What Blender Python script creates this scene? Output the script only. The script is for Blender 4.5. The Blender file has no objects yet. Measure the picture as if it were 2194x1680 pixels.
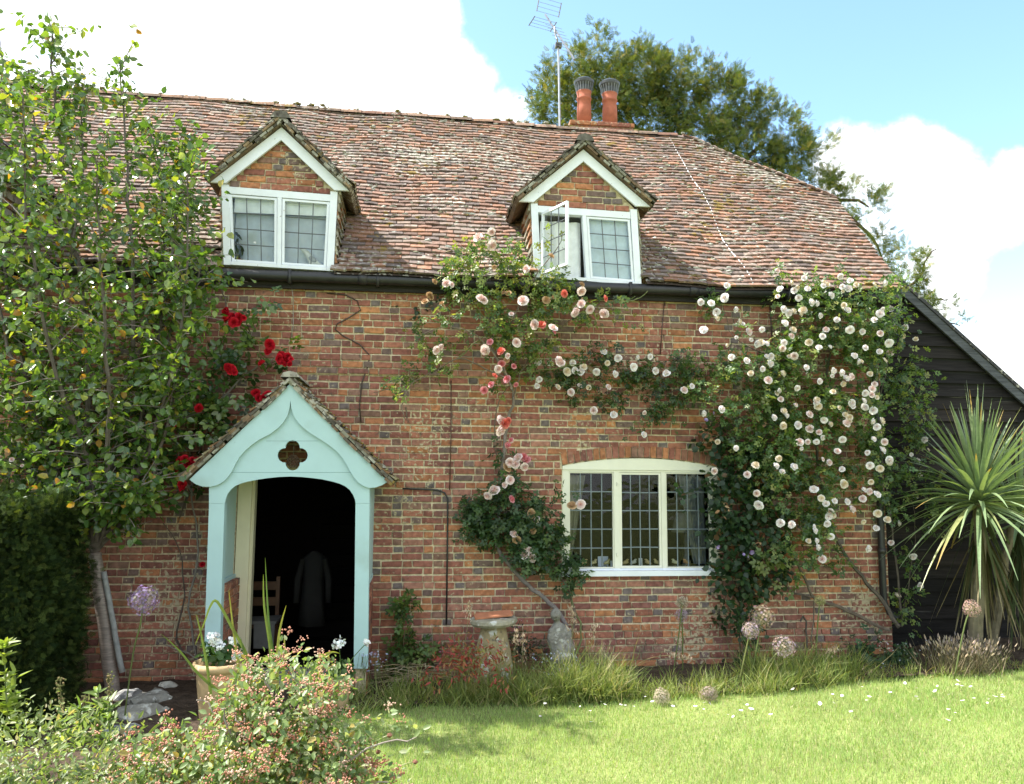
import bpy, bmesh, math, random
import numpy as np
from mathutils import Vector, Matrix
random.seed(7); rng = np.random.default_rng(7)
sc = bpy.context.scene
COL = sc.collection
R_ = math.radians
# ------------------------------------------------------------------ camera
FPX, CX, CY = 1705.0, 1096.5, 840.0
YAW, PITCH, ROLL = R_(6.5), R_(6.5), R_(0.4)
CAM = np.array([-0.95, -8.6, 2.03])
cF = np.array([math.sin(YAW)*math.cos(PITCH), math.cos(YAW)*math.cos(PITCH), math.sin(PITCH)])
_r = np.array([math.cos(YAW), -math.sin(YAW), 0.0]); _u = np.cross(_r, cF)
cR = _r*math.cos(ROLL) + _u*math.sin(ROLL); cU = _u*math.cos(ROLL) - _r*math.sin(ROLL)
cam = bpy.data.cameras.new('camera'); camo = bpy.data.objects.new('camera', cam); COL.objects.link(camo)
cam.sensor_width = 36; cam.lens = FPX/2193*36; cam.clip_end = 2000; cam.clip_start = 0.05
camo.matrix_world = Matrix(((cR[0], cU[0], -cF[0], CAM[0]), (cR[1], cU[1], -cF[1], CAM[1]), (cR[2], cU[2], -cF[2], CAM[2]), (0, 0, 0, 1)))
sc.camera = camo
def ray(px, py): return cF*FPX + cR*(px-CX) + cU*(CY-py)
def at(px, py, Y=0.0):                       # the point of a photo pixel on the vertical plane y = Y
    d = ray(px, py); return CAM + d*((Y-CAM[1])/d[1])
def xz(px, py, Y=0.0):
    p = at(px, py, Y); return (p[0], p[2])
def ground_z(x, y):
    return 0.042*max(0.0, x-0.4) + 0.015*math.sin(x*1.3+y*0.9)
def on_ground(px, py):
    d = ray(px, py); t = -CAM[2]/d[2]
    for _ in range(6):
        p = CAM + d*t; t = (ground_z(p[0], p[1])-CAM[2])/d[2]
    return CAM + d*t
def scale_at(Y): return FPX/(Y-CAM[1])       # photo pixels per metre
def az_el(px, py):
    d = ray(px, py); d = d/np.linalg.norm(d); return math.atan2(d[0], d[1]), math.asin(d[2])
# ------------------------------------------------------------------ sky, sun, exposure
SUN_V = Vector((-0.70, 0.09, 1.0)).normalized()
world = bpy.data.worlds.new('World'); sc.world = world; world.use_nodes = True
wt = world.node_tree; wt.nodes.clear()
def wn(t, **k):
    n = wt.nodes.new(t)
    for a, b in k.items(): setattr(n, a, b)
    return n
sky = wn('ShaderNodeTexSky', sky_type='NISHITA', sun_disc=False)
sky.sun_elevation = math.asin(SUN_V.z); sky.sun_rotation = math.atan2(SUN_V.x, SUN_V.y)
sky.air_density = 1.0; sky.dust_density = 0.6; sky.ozone_density = 1.0
tc = wn('ShaderNodeTexCoord'); sp = wn('ShaderNodeSeparateXYZ'); wt.links.new(tc.outputs['Generated'], sp.inputs[0])
def wm(op, a, b=None, clamp=False):
    n = wn('ShaderNodeMath', operation=op); n.use_clamp = clamp
    for i, v in enumerate((a, b)):
        if v is None: continue
        if isinstance(v, (int, float)): n.inputs[i].default_value = v
        else: wt.links.new(v, n.inputs[i])
    return n.outputs[0]
az = wm('ARCTAN2', sp.outputs[0], sp.outputs[1]); el = wm('ARCSINE', sp.outputs[2])
nz = wn('ShaderNodeTexNoise'); nz.inputs['Scale'].default_value = 4.0; nz.inputs['Detail'].default_value = 8; nz.inputs['Roughness'].default_value = 0.55
wt.links.new(tc.outputs['Generated'], nz.inputs['Vector'])
nfine = wm('SUBTRACT', nz.outputs['Fac'], 0.5)
blob = None
for px, py, rx, ry in ((250, 60, 640, 330), (840, 40, 150, 120), (960, 190, 110, 90), (780, 200, 200, 90), (1060, 250, 90, 55), (1935, 430, 165, 150), (1830, 400, 80, 90), (1870, 560, 175, 190), (2110, 810, 220, 100), (2030, 400, 80, 85),
                       (2190, 370, 70, 60), (2170, 465, 70, 40), (2020, 470, 100, 80)):
    a, e = az_el(px, py); ra, re = rx/FPX, ry/FPX
    da = wm('MULTIPLY', wm('SUBTRACT', az, a), 1/ra); de = wm('MULTIPLY', wm('SUBTRACT', el, e), 1/re)
    dd = wm('SQRT', wm('ADD', wm('MULTIPLY', da, da), wm('MULTIPLY', de, de)))
    m = wm('SUBTRACT', 1.0, dd); m = wm('MINIMUM', wm('MULTIPLY', m, 3.0*min(ra, re)/0.12), 0.8 if px < 1200 else 0.42)
    blob = m if blob is None else wm('MAXIMUM', blob, m)
# the rest of the sky (behind the camera) is broken cumulus
nz2 = wn('ShaderNodeTexNoise'); nz2.inputs['Scale'].default_value = 2.2; nz2.inputs['Detail'].default_value = 6
wt.links.new(tc.outputs['Generated'], nz2.inputs['Vector'])
away = wm('MULTIPLY', wm('SUBTRACT', wm('ABSOLUTE', az), 0.95), 6.0, True)
gen = wm('ADD', wm('MULTIPLY', wm('SUBTRACT', nz2.outputs['Fac'], 0.44), 8.0), wm('MULTIPLY', wm('SUBTRACT', away, 1.0), 5.0))
mask = wm('MAXIMUM', blob, gen)
nzf = wn('ShaderNodeTexNoise'); nzf.inputs['Scale'].default_value = 13; nzf.inputs['Detail'].default_value = 8; nzf.inputs['Roughness'].default_value = 0.62; wt.links.new(tc.outputs['Generated'], nzf.inputs['Vector'])
nfine = wm('ADD', nfine, wm('MULTIPLY', wm('SUBTRACT', nzf.outputs['Fac'], 0.5), 0.55))
mask = wm('ADD', wm('MULTIPLY', mask, 1.6), wm('MULTIPLY', nfine, 4.2))
rmp = wn('ShaderNodeMapRange'); rmp.interpolation_type = 'SMOOTHSTEP'; rmp.inputs[1].default_value = -0.15; rmp.inputs[2].default_value = 0.75
wt.links.new(mask, rmp.inputs[0])
nz3 = wn('ShaderNodeTexNoise'); nz3.inputs['Scale'].default_value = 9; nz3.inputs['Detail'].default_value = 5; wt.links.new(tc.outputs['Generated'], nz3.inputs['Vector'])
bg1 = wn('ShaderNodeBackground'); bg1.inputs[1].default_value = 0.15
tint = wn('ShaderNodeMix', data_type='RGBA', blend_type='MULTIPLY'); tint.inputs[0].default_value = 1
wt.links.new(sky.outputs[0], tint.inputs[6]); tint.inputs[7].default_value = (0.98, 1.08, 1.04, 1)
wt.links.new(tint.outputs[2], bg1.inputs[0])
bg2 = wn('ShaderNodeBackground'); bg2.inputs[0].default_value = (0.95, 0.985, 1.0, 1)
wt.links.new(wm('ADD', wm('MULTIPLY', nz3.outputs['Fac'], 0.25), 0.62), bg2.inputs[1])
mxs = wn('ShaderNodeMixShader'); wt.links.new(rmp.outputs[0], mxs.inputs[0]); wt.links.new(bg1.outputs[0], mxs.inputs[1]); wt.links.new(bg2.outputs[0], mxs.inputs[2])
wo = wn('ShaderNodeOutputWorld'); wt.links.new(mxs.outputs[0], wo.inputs[0])
sun = bpy.data.lights.new('sun', 'SUN'); sun.energy = 4.6; sun.angle = R_(0.53); sun.color = (1.0, 0.95, 0.86)
suno = bpy.data.objects.new('sun', sun); COL.objects.link(suno); suno.rotation_euler = SUN_V.to_track_quat('Z', 'Y').to_euler(); suno.location = (-10, 4, 20)
vs = sc.view_settings; vs.view_transform = 'Standard'; vs.look = 'None'; vs.exposure = 1.45; vs.gamma = 1; vs.use_curve_mapping = False
cy = sc.cycles
cy.max_bounces = 8; cy.diffuse_bounces = 4; cy.transparent_max_bounces = 12; cy.sample_clamp_indirect = 6
# ------------------------------------------------------------------ helpers
MATS = {}
def amat(name, rough=0.8, nscale=20, namt=0.3, bscale=40, bump=0.3, bdist=0.01, spec=0.4, metal=0.0, spots=None, stretch=None):
    """base colour from the mesh's own 'Col' attribute, mottled by noise; spots = (colour, scale, threshold, softness, big_scale)"""
    if name in MATS: return MATS[name]
    m = bpy.data.materials.new(name); m.use_nodes = True; nt = m.node_tree; b = nt.nodes['Principled BSDF']; L = nt.links.new
    at_ = nt.nodes.new('ShaderNodeAttribute'); at_.attribute_name = 'Col'
    tcn = nt.nodes.new('ShaderNodeTexCoord'); vec = tcn.outputs['Object']
    if stretch:
        mp = nt.nodes.new('ShaderNodeMapping'); mp.inputs['Scale'].default_value = stretch; L(vec, mp.inputs[0]); vec = mp.outputs[0]
    n1 = nt.nodes.new('ShaderNodeTexNoise'); n1.inputs['Scale'].default_value = nscale; n1.inputs['Detail'].default_value = 6; L(vec, n1.inputs['Vector'])
    mr = nt.nodes.new('ShaderNodeMapRange'); mr.inputs[1].default_value = 0.25; mr.inputs[2].default_value = 0.75; mr.inputs[3].default_value = 1-namt; mr.inputs[4].default_value = 1+namt
    L(n1.outputs['Fac'], mr.inputs[0])
    mx = nt.nodes.new('ShaderNodeVectorMath'); mx.operation = 'SCALE'; L(at_.outputs['Color'], mx.inputs[0]); L(mr.outputs[0], mx.inputs['Scale'])
    out = mx.outputs[0]
    for s in (spots or ()):
        colr, scl, thr, soft, big = s
        n2 = nt.nodes.new('ShaderNodeTexNoise'); n2.inputs['Scale'].default_value = scl; n2.inputs['Detail'].default_value = 4; L(vec, n2.inputs['Vector'])
        src = n2.outputs['Fac']
        if big:
            n3 = nt.nodes.new('ShaderNodeTexNoise'); n3.inputs['Scale'].default_value = big; n3.inputs['Detail'].default_value = 2; L(vec, n3.inputs['Vector'])
            ad = nt.nodes.new('ShaderNodeMath'); ad.operation = 'MULTIPLY_ADD'; L(n3.outputs['Fac'], ad.inputs[0]); ad.inputs[1].default_value = 0.7; 
            sb = nt.nodes.new('ShaderNodeMath'); sb.operation = 'SUBTRACT'; L(src, sb.inputs[0]); sb.inputs[1].default_value = 0.35; L(sb.outputs[0], ad.inputs[2]); src = ad.outputs[0]
        r2 = nt.nodes.new('ShaderNodeMapRange'); r2.inputs[1].default_value = thr; r2.inputs[2].default_value = thr+soft; L(src, r2.inputs[0])
        m2 = nt.nodes.new('ShaderNodeMix'); m2.data_type = 'RGBA'; L(r2.outputs[0], m2.inputs[0]); L(out, m2.inputs[6]); m2.inputs[7].default_value = (*colr, 1); out = m2.outputs[2]
    L(out, b.inputs['Base Color'])
    b.inputs['Roughness'].default_value = rough; b.inputs['Specular IOR Level'].default_value = spec; b.inputs['Metallic'].default_value = metal
    if bump:
        n4 = nt.nodes.new('ShaderNodeTexNoise'); n4.inputs['Scale'].default_value = bscale; n4.inputs['Detail'].default_value = 5; L(vec, n4.inputs['Vector'])
        bp = nt.nodes.new('ShaderNodeBump'); bp.inputs['Strength'].default_value = bump; bp.inputs['Distance'].default_value = bdist; L(n4.outputs['Fac'], bp.inputs['Height']); L(bp.outputs[0], b.inputs['Normal'])
    MATS[name] = m; return m
def leafmat(name, rough=0.4, trans=0.35, tcol=(1.5, 1.6, 0.5), spec=0.5):
    if name in MATS: return MATS[name]
    m = bpy.data.materials.new(name); m.use_nodes = True; nt = m.node_tree; b = nt.nodes['Principled BSDF']; L = nt.links.new
    a = nt.nodes.new('ShaderNodeAttribute'); a.attribute_name = 'Col'
    tcn = nt.nodes.new('ShaderNodeTexCoord')
    n1 = nt.nodes.new('ShaderNodeTexNoise'); n1.inputs['Scale'].default_value = 35; L(tcn.outputs['Object'], n1.inputs['Vector'])
    mr = nt.nodes.new('ShaderNodeMapRange'); mr.inputs[3].default_value = 0.7; mr.inputs[4].default_value = 1.3; L(n1.outputs['Fac'], mr.inputs[0])
    vm = nt.nodes.new('ShaderNodeVectorMath'); vm.operation = 'SCALE'; L(a.outputs['Color'], vm.inputs[0]); L(mr.outputs[0], vm.inputs['Scale'])
    L(vm.outputs[0], b.inputs['Base Color']); b.inputs['Roughness'].default_value = rough; b.inputs['Specular IOR Level'].default_value = spec
    t = nt.nodes.new('ShaderNodeBsdfTranslucent'); v2 = nt.nodes.new('ShaderNodeVectorMath'); v2.operation = 'MULTIPLY'; L(vm.outputs[0], v2.inputs[0]); v2.inputs[1].default_value = tcol
    L(v2.outputs[0], t.inputs['Color'])
    mx = nt.nodes.new('ShaderNodeMixShader'); mx.inputs[0].default_value = trans; L(b.outputs[0], mx.inputs[1]); L(t.outputs[0], mx.inputs[2])
    L(mx.outputs[0], nt.nodes['Material Output'].inputs['Surface']); MATS[name] = m; return m
def glassmat():
    if 'glass' in MATS: return MATS['glass']
    m = bpy.data.materials.new('window_glass'); m.use_nodes = True; nt = m.node_tree; L = nt.links.new
    for n in list(nt.nodes):
        if n.type == 'BSDF_PRINCIPLED': nt.nodes.remove(n)
    tr = nt.nodes.new('ShaderNodeBsdfTransparent'); tr.inputs[0].default_value = (0.93, 0.96, 0.95, 1)
    gl = nt.nodes.new('ShaderNodeBsdfGlossy'); gl.inputs['Roughness'].default_value = 0.03
    fr = nt.nodes.new('ShaderNodeFresnel'); fr.inputs[0].default_value = 1.45
    n4 = nt.nodes.new('ShaderNodeTexNoise'); n4.inputs['Scale'].default_value = 6; tcn = nt.nodes.new('ShaderNodeTexCoord'); L(tcn.outputs['Object'], n4.inputs['Vector'])
    bp = nt.nodes.new('ShaderNodeBump'); bp.inputs['Strength'].default_value = 0.25; bp.inputs['Distance'].default_value = 0.02; L(n4.outputs['Fac'], bp.inputs['Height']); L(bp.outputs[0], gl.inputs['Normal'])
    mx = nt.nodes.new('ShaderNodeMixShader'); L(fr.outputs[0], mx.inputs[0]); L(tr.outputs[0], mx.inputs[1]); L(gl.outputs[0], mx.inputs[2])
    L(mx.outputs[0], nt.nodes['Material Output'].inputs['Surface']); MATS['glass'] = m; return m
def parent_to(o, p):
    if p is not None:
        o.parent = p
        w = Vector((0, 0, 0)); q = p
        while q is not None: w += q.location; q = q.parent
        if p.type == 'EMPTY' or w.length: o.matrix_parent_inverse = Matrix.Translation(-w)
def tag(o, label=None, cat=None, group=None, kind=None):
    for k, v in (('label', label), ('category', cat), ('group', group), ('kind', kind)):
        if v: o[k] = v
    return o
def empty(name, loc=(0, 0, 0), parent=None, label=None, cat=None, group=None):
    o = bpy.data.objects.new(name, None); o.location = loc; o.empty_display_size = 0.1; COL.objects.link(o)
    if parent is not None: o.parent = parent; o.matrix_parent_inverse = Matrix.Translation(-Vector(parent.location))
    return tag(o, label, cat, group)
class MB:
    def __init__(s): s.v = []; s.f = []; s.c = []; s.sm = False
    def add(s, vs_, fs_, col):
        k = len(s.v); s.v.extend([tuple(map(float, p)) for p in vs_]); s.c.extend([col]*len(vs_)); s.f.extend([tuple(k+i for i in f) for f in fs_])
    def box(s, c, d, col, rot=None, jit=0.0):
        x, y, z = d[0]/2, d[1]/2, d[2]/2
        P = [Vector((sx*x, sy*y, sz*z)) for sx in (-1, 1) for sy in (-1, 1) for sz in (-1, 1)]
        if jit: P = [p+Vector((random.uniform(-jit, jit), random.uniform(-jit, jit), random.uniform(-jit, jit))) for p in P]
        if rot is not None: P = [rot @ p for p in P]
        P = [p+Vector(c) for p in P]
        s.add(P, [(0, 1, 3, 2), (4, 6, 7, 5), (0, 4, 5, 1), (2, 3, 7, 6), (0, 2, 6, 4), (1, 5, 7, 3)], col)
    def prism(s, poly, y0, y1, col):       # polygon in x,z extruded along y
        n = len(poly); s.add([(p[0], y0, p[1]) for p in poly]+[(p[0], y1, p[1]) for p in poly],
                             [tuple(range(n)), tuple(range(2*n-1, n-1, -1))]+[(i, i+n, (i+1) % n+n, (i+1) % n) for i in range(n)], col)
    def tube(s, pts, rad, col, n=6, cap=True):
        pts = [Vector(p) for p in pts]; N = len(pts)
        if not hasattr(rad, '__len__'): rad = [rad]*N
        vs_ = []; up = Vector((0.13, 0.31, 0.94))
        for i, p in enumerate(pts):
            d = (pts[min(i+1, N-1)]-pts[max(i-1, 0)]).normalized(); a = d.cross(up)
            if a.length < 1e-3: a = d.cross(Vector((1, 0, 0)))
            a.normalize(); b = d.cross(a)
            for k in range(n):
                t = 2*math.pi*k/n; vs_.append(p+(a*math.cos(t)+b*math.sin(t))*rad[i])
        fs_ = [(i*n+k, i*n+(k+1) % n, (i+1)*n+(k+1) % n, (i+1)*n+k) for i in range(N-1) for k in range(n)]
        if cap: fs_ += [tuple(range(n-1, -1, -1)), tuple((N-1)*n+k for k in range(n))]
        s.add(vs_, fs_, col)
    def lathe(s, prof, col, c=(0, 0, 0), n=20, wob=0.0, tilt=None):
        vs_ = []
        for r, z in prof:
            for k in range(n):
                t = 2*math.pi*k/n; rr = r*(1+wob*math.sin(3*t+z*9)+wob*random.uniform(-1, 1)*0.6)
                v = Vector((rr*math.cos(t), rr*math.sin(t), z)); vs_.append((tilt @ v if tilt else v)+Vector(c))
        fs_ = [(i*n+k, i*n+(k+1) % n, (i+1)*n+(k+1) % n, (i+1)*n+k) for i in range(len(prof)-1) for k in range(n)]
        fs_ += [tuple(range(n-1, -1, -1)), tuple((len(prof)-1)*n+k for k in range(n))]
        s.add(vs_, fs_, col)
    def blob(s, c, r, col, n=6, m=4, jit=0.15, rot=None):
        prof = [(0.02, -1)]+[(math.sin(math.pi*i/m), -math.cos(math.pi*i/m)) for i in range(1, m)]+[(0.02, 1)]
        vs_ = []
        for a, z in prof:
            for k in range(n):
                t = 2*math.pi*k/n; q = 1+random.uniform(-jit, jit)
                v = Vector((a*math.cos(t)*r[0]*q, a*math.sin(t)*r[1]*q, z*r[2]*q)); vs_.append((rot @ v if rot else v)+Vector(c))
        fs_ = [(i*n+k, i*n+(k+1) % n, (i+1)*n+(k+1) % n, (i+1)*n+k) for i in range(m) for k in range(n)]
        s.add(vs_, fs_, col)
    def build(s, name, mat, parent=None, smooth=False):
        me = bpy.data.meshes.new(name); me.from_pydata(s.v, [], s.f); me.update()
        a = me.attributes.new('Col', 'FLOAT_COLOR', 'POINT'); a.data.foreach_set('color', np.array([(*c, 1) for c in s.c], dtype=np.float32).ravel())
        if smooth: me.polygons.foreach_set('use_smooth', [True]*len(me.polygons))
        me.materials.append(mat); o = bpy.data.objects.new(name, me); COL.objects.link(o); parent_to(o, parent); return o
def numpy_mesh(name, V, F, C, mat, parent=None, smooth=False):
    me = bpy.data.meshes.new(name); k = F.shape[1]
    me.vertices.add(len(V)); me.vertices.foreach_set('co', V.astype(np.float32).ravel())
    me.loops.add(F.size); me.loops.foreach_set('vertex_index', F.astype(np.int32).ravel())
    me.polygons.add(len(F)); me.polygons.foreach_set('loop_start', np.arange(0, F.size, k, dtype=np.int32))
    me.update(calc_edges=True)
    a = me.attributes.new('Col', 'FLOAT_COLOR', 'POINT'); a.data.foreach_set('color', np.concatenate([C, np.ones((len(C), 1))], 1).astype(np.float32).ravel())
    if smooth: me.polygons.foreach_set('use_smooth', np.ones(len(F), dtype=bool))
    me.materials.append(mat); o = bpy.data.objects.new(name, me); COL.objects.link(o); parent_to(o, parent); return o
def unit(a): return a/np.maximum(np.linalg.norm(a, axis=-1, keepdims=True), 1e-9)
def inst(T, TF, pos, axis, nrm, scale, col, tcol=None):
    """copies of a template (length along +y, face along +z) at pos: returns V,F,C"""
    a = unit(axis); s = unit(np.cross(a, nrm)); n = np.cross(s, a)
    if np.ndim(scale) == 1: scale = np.repeat(scale[:, None], 3, 1)
    P = T[None]*scale[:, None, :]
    V = pos[:, None] + P[..., 0:1]*s[:, None] + P[..., 1:2]*a[:, None] + P[..., 2:3]*n[:, None]
    N, k = len(pos), len(T)
    F = (TF[None] + (np.arange(N)*k)[:, None, None]).reshape(-1, TF.shape[1])
    C = np.repeat(col[:, None], k, 1)
    if tcol is not None: C = C*tcol[None]
    return V.reshape(-1, 3), F, C.reshape(-1, 3)
def join(parts):
    k = 0; V, F, C = [], [], []
    for v, f, c in parts: V.append(v); F.append(f+k); C.append(c); k += len(v)
    return np.concatenate(V), np.concatenate(F), np.concatenate(C)
LEAF = np.array([(0, 0, 0), (0, 1, -.02), (-.26, .28, .09), (-.24, .64, .05), (.26, .28, .09), (.24, .64, .05)]); LEAF_F = np.array([(0, 1, 3, 2), (0, 4, 5, 1)])
SLIM = LEAF*np.array((0.55, 1, 1))
# a compound rose leaf: five small leaflets on one stalk
def compound():
    V, F = [], []
    for (x, y, ang, L) in ((0, .55, 0, .5), (-.05, .5, 60, .42), (.05, .5, -60, .42), (-.04, .22, 65, .36), (.04, .22, -65, .36)):
        c, s_ = math.cos(R_(ang)), math.sin(R_(ang)); k = len(V)
        for p in LEAF*np.array((1.15, 1, 1))*L: V.append((x+c*p[0]-s_*p[1], y+s_*p[0]+c*p[1], p[2]+random.uniform(-.04, .04)))
        F += [tuple(k+i for i in f) for f in LEAF_F]
    return np.array(V), np.array(F)
ROSELEAF, ROSELEAF_F = compound()
def pick(pal, n, w=None, var=0.15):
    pal = np.array(pal); i = rng.choice(len(pal), n, p=w); c = pal[i]*(1+rng.uniform(-var, var, (n, 1))); return np.clip(c*(1+rng.uniform(-.06, .06, (n, 3))), 0, 1)
def ball(n):
    d = unit(rng.normal(size=(n, 3))); return d*(rng.uniform(0.15, 1, (n, 1))**(1/2.2))
# ------------------------------------------------------------------ materials
M_brick = amat('old_brick', 0.92, 24, 0.38, 70, 0.6, 0.006, 0.15, spots=(((0.44, 0.37, 0.25), 26, 0.635, 0.09, 0.8), ((0.12, 0.085, 0.072), 14, 0.62, 0.16, 0), ((0.13, 0.105, 0.09), 2.2, 0.60, 0.25, 0)))
M_tile = amat('clay_tile', 0.88, 30, 0.35, 60, 0.5, 0.008, 0.2, spots=(((0.38, 0.36, 0.31), 20, 0.60, 0.10, 0.8), ((0.06, 0.048, 0.042), 12, 0.58, 0.15, 0), ((0.20, 0.14, 0.04), 9, 0.69, 0.06, 1.3)))
M_white = amat('white_paint', 0.55, 8, 0.06, 30, 0.15, 0.003, 0.4, spots=(((0.33, 0.31, 0.27), 26, 0.70, 0.04, 0),))
M_cream = amat('cream_paint', 0.55, 6, 0.06, 30, 0.1, 0.003, 0.4, spots=(((0.4, 0.36, 0.27), 30, 0.74, 0.04, 0),))
M_aqua = amat('aqua_paint', 0.5, 5, 0.05, 40, 0.08, 0.003, 0.4, spots=(((0.25, 0.38, 0.36), 34, 0.74, 0.05, 0), ((0.31, 0.43, 0.42), 3.5, 0.56, 0.3, 0)))
M_black = amat('black_iron', 0.45, 12, 0.3, 50, 0.15, 0.003, 0.5)
M_lead = amat('lead_came', 0.5, 20, 0.2, 60, 0.2, 0.002, 0.4)
M_stone = amat('weathered_stone', 0.95, 14, 0.3, 45, 0.6, 0.012, 0.2, spots=(((0.52, 0.52, 0.48), 13, 0.57, 0.08, 0), ((0.14, 0.12, 0.09), 19, 0.62, 0.1, 0)))
M_board = amat('tarred_board', 0.8, 9, 0.5, 30, 0.5, 0.006, 0.15, spots=(((.12, .115, .105), 5, .66, .12, 0),), stretch=(0.35, 1, 6))
M_bark = amat('bark', 0.85, 18, 0.35, 30, 0.6, 0.01, 0.3)
M_ring = amat('cherry_bark', 0.45, 14, 0.45, 20, 0.5, 0.008, 0.5, stretch=(1, 1, 7))
M_wood = amat('plain_wood', 0.5, 10, 0.3, 20, 0.2, 0.004, 0.4)
M_cloth = amat('woven_cloth', 0.95, 12, 0.12, 200, 0.3, 0.002, 0.1)
M_clay = amat('terracotta', 0.8, 12, 0.2, 40, 0.2, 0.004, 0.3, spots=(((0.5, 0.42, 0.36), 10, 0.68, 0.1, 0),))
M_metal = amat('grey_metal', 0.4, 15, 0.2, 40, 0.1, 0.002, 0.5, metal=0.6)
M_plaster = amat('plaster', 0.9, 4, 0.08, 30, 0.1, 0.003, 0.2)
M_glaze = amat('glazed_figure', 0.35, 10, 0.15, 40, 0.05, 0.002, 0.5)
M_soil = amat('soil', 1.0, 9, 0.5, 25, 0.9, 0.05, 0.1)
M_lawn = amat('lawn_turf', 1.0, 1.6, 0.25, 60, 0.8, 0.03, 0.1)
M_leaf = leafmat('leaf', .42, .42, (1.55, 1.6, .55)); M_gloss = leafmat('glossy_leaf', 0.24, 0.36, (1.7, 1.7, 0.4), 0.7); M_grass = leafmat('grass_blade', 0.5, 0.4, (1.35, 1.35, 0.5), 0.35)
M_petal = leafmat('petal', 0.6, 0.18, (1.0, 0.95, 0.95), 0.2); M_yew = leafmat('yew_needle', 0.8, 0.3, (1.4, 1.3, 0.4), 0.08)
M_dry = leafmat('dry_stalk', 0.8, 0.25, (1.1, 1.0, 0.8), 0.2)
WHITE = (0.73, 0.765, 0.82); CREAM = (0.72, 0.71, 0.60); AQUA = (0.375, 0.54, 0.56); BLK = (0.018, 0.018, 0.02)
# ------------------------------------------------------------------ ground
def grid_mesh(name, xs, ys, zf, colf, mat):
    V = np.array([(x, y, zf(x, y)) for y in ys for x in xs]); nx = len(xs)
    F = np.array([(j*nx+i, j*nx+i+1, (j+1)*nx+i+1, (j+1)*nx+i) for j in range(len(ys)-1) for i in range(nx-1)])
    C = np.array([colf(x, y) for y in ys for x in xs]); return numpy_mesh(name, V, F, C, mat, smooth=True)
def far_z(x, y):
    d = max(0.0, math.hypot(x, y+4)-9); k = 1/(1+0.05*d*d); return (ground_z(max(-9, min(9, x)), y)*k) - 0.02
xs = [-150, -80, -40, -22]+list(np.arange(-12, 12.01, 0.5))+[22, 40, 80, 150]; ys = [-150, -70, -30]+list(np.arange(-14, 3.01, 0.5))+[8, 20, 50, 150]
tag(grid_mesh('lawn', xs, ys, far_z, lambda x, y: (0.23, 0.26, 0.095), M_lawn), kind='structure')
EDGE = [on_ground(*p)[:2] for p in ((600, 1560), (700, 1530), (850, 1512), (1000, 1506), (1100, 1503), (1350, 1492), (1500, 1488), (1620, 1482), (1750, 1466), (1850, 1456), (2050, 1442), (2193, 1434), (2420, 1422))]
def edge_y(x):
    for a, b in zip(EDGE, EDGE[1:]):
        if a[0] <= x <= b[0]: return a[1]+(b[1]-a[1])*(x-a[0])/(b[0]-a[0])
    return EDGE[0][1]-(EDGE[0][0]-x)*1.6 if x < EDGE[0][0] else EDGE[-1][1]
def soil_bed():
    X = np.arange(-8.5, 9.01, 0.15); V = []; F = []; n = 8
    for x in X:
        y0 = max(edge_y(x), -7.6); y1 = 0.3
        for j in range(n): 
            y = y0+(y1-y0)*j/(n-1); V.append((x, y, ground_z(x, y)+(0.012 if j == 0 else 0.03+random.uniform(-.015, .02))))
    for i in range(len(X)-1):
        for j in range(n-1): F.append((i*n+j, (i+1)*n+j, (i+1)*n+j+1, i*n+j+1))
    V = np.array(V); C = np.tile((0.075, 0.055, 0.04), (len(V), 1))
    return numpy_mesh('soil', V, np.array(F), C, M_soil, smooth=True)
tag(soil_bed(), kind='structure')
# ------------------------------------------------------------------ cottage
XR = 4.31
cot = empty('brick_cottage', (0, 0, 0), None, 'old red brick cottage with mossy tiled roof, dormers and aqua porch', 'cottage')
MORTAR = (0.56, 0.48, 0.33)
BR = [(0.30, 0.125, 0.085), (0.25, 0.102, 0.078), (0.36, 0.155, 0.08), (0.205, 0.09, 0.074), (0.30, 0.145, 0.105), (0.17, 0.115, 0.10), (0.22, 0.125, 0.095), (0.40, 0.18, 0.085)]
BW = [.27, .2, .14, .12, .12, .04, .08, .03]
def brick_col(header=False):
    if header and random.random() < 0.14: c = (0.15, 0.12, 0.115)
    else: c = random.choices(BR, BW)[0]
    k = random.uniform(0.82, 1.2); return tuple(k*v for v in c)
def lay_row(mb, x0, x1, z, h=0.059, yf=0.0, depth=0.02, start=None, slope=0.0):
    """one course of irregular bond between x0 and x1"""
    x = x0; hd = random.random() < 0.5
    if start is not None: x = x0
    while x < x1-0.03:
        w = (0.105 if hd else random.choice((0.215, 0.21, 0.225)))*random.uniform(0.95, 1.05)
        if x1-x-w < 0.06: w = x1-x
        w = min(w, x1-x)
        if w > 0.02:
            a, b, g = x+0.005, x+w-0.0075, 0.005
            y = yf-random.uniform(0.003, 0.012); j = lambda: random.uniform(-0.0042, 0.0042)
            zz = z+slope*(x-x0)
            P = [(a+j(), y, zz+j()), (b+j(), y, zz+j()), (b+j(), y, zz+h+j()), (a+j(), y, zz+h+j())]
            Q = [(p[0], yf+depth, p[2]) for p in P]
            # small arris: the face is inset, its rim slightly lower
            I = [(p[0]+(g if i in (0, 3) else -g), y-0.003, p[2]+(g if i < 2 else -g)) for i, p in enumerate(P)]
            mb.add(P+Q+I, [(8, 9, 10, 11), (0, 1, 9, 8), (1, 2, 10, 9), (2, 3, 11, 10), (3, 0, 8, 11), (0, 4, 5, 1), (1, 5, 6, 2), (2, 6, 7, 3), (3, 7, 4, 0)], brick_col(hd))
        x += w; hd = not hd if random.random() < 0.82 else hd
DX0, DX1, DZ = at(497, 1300, 0.0)[0], at(792, 1300, 0.0)[0], 2.16            # doorway
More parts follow.
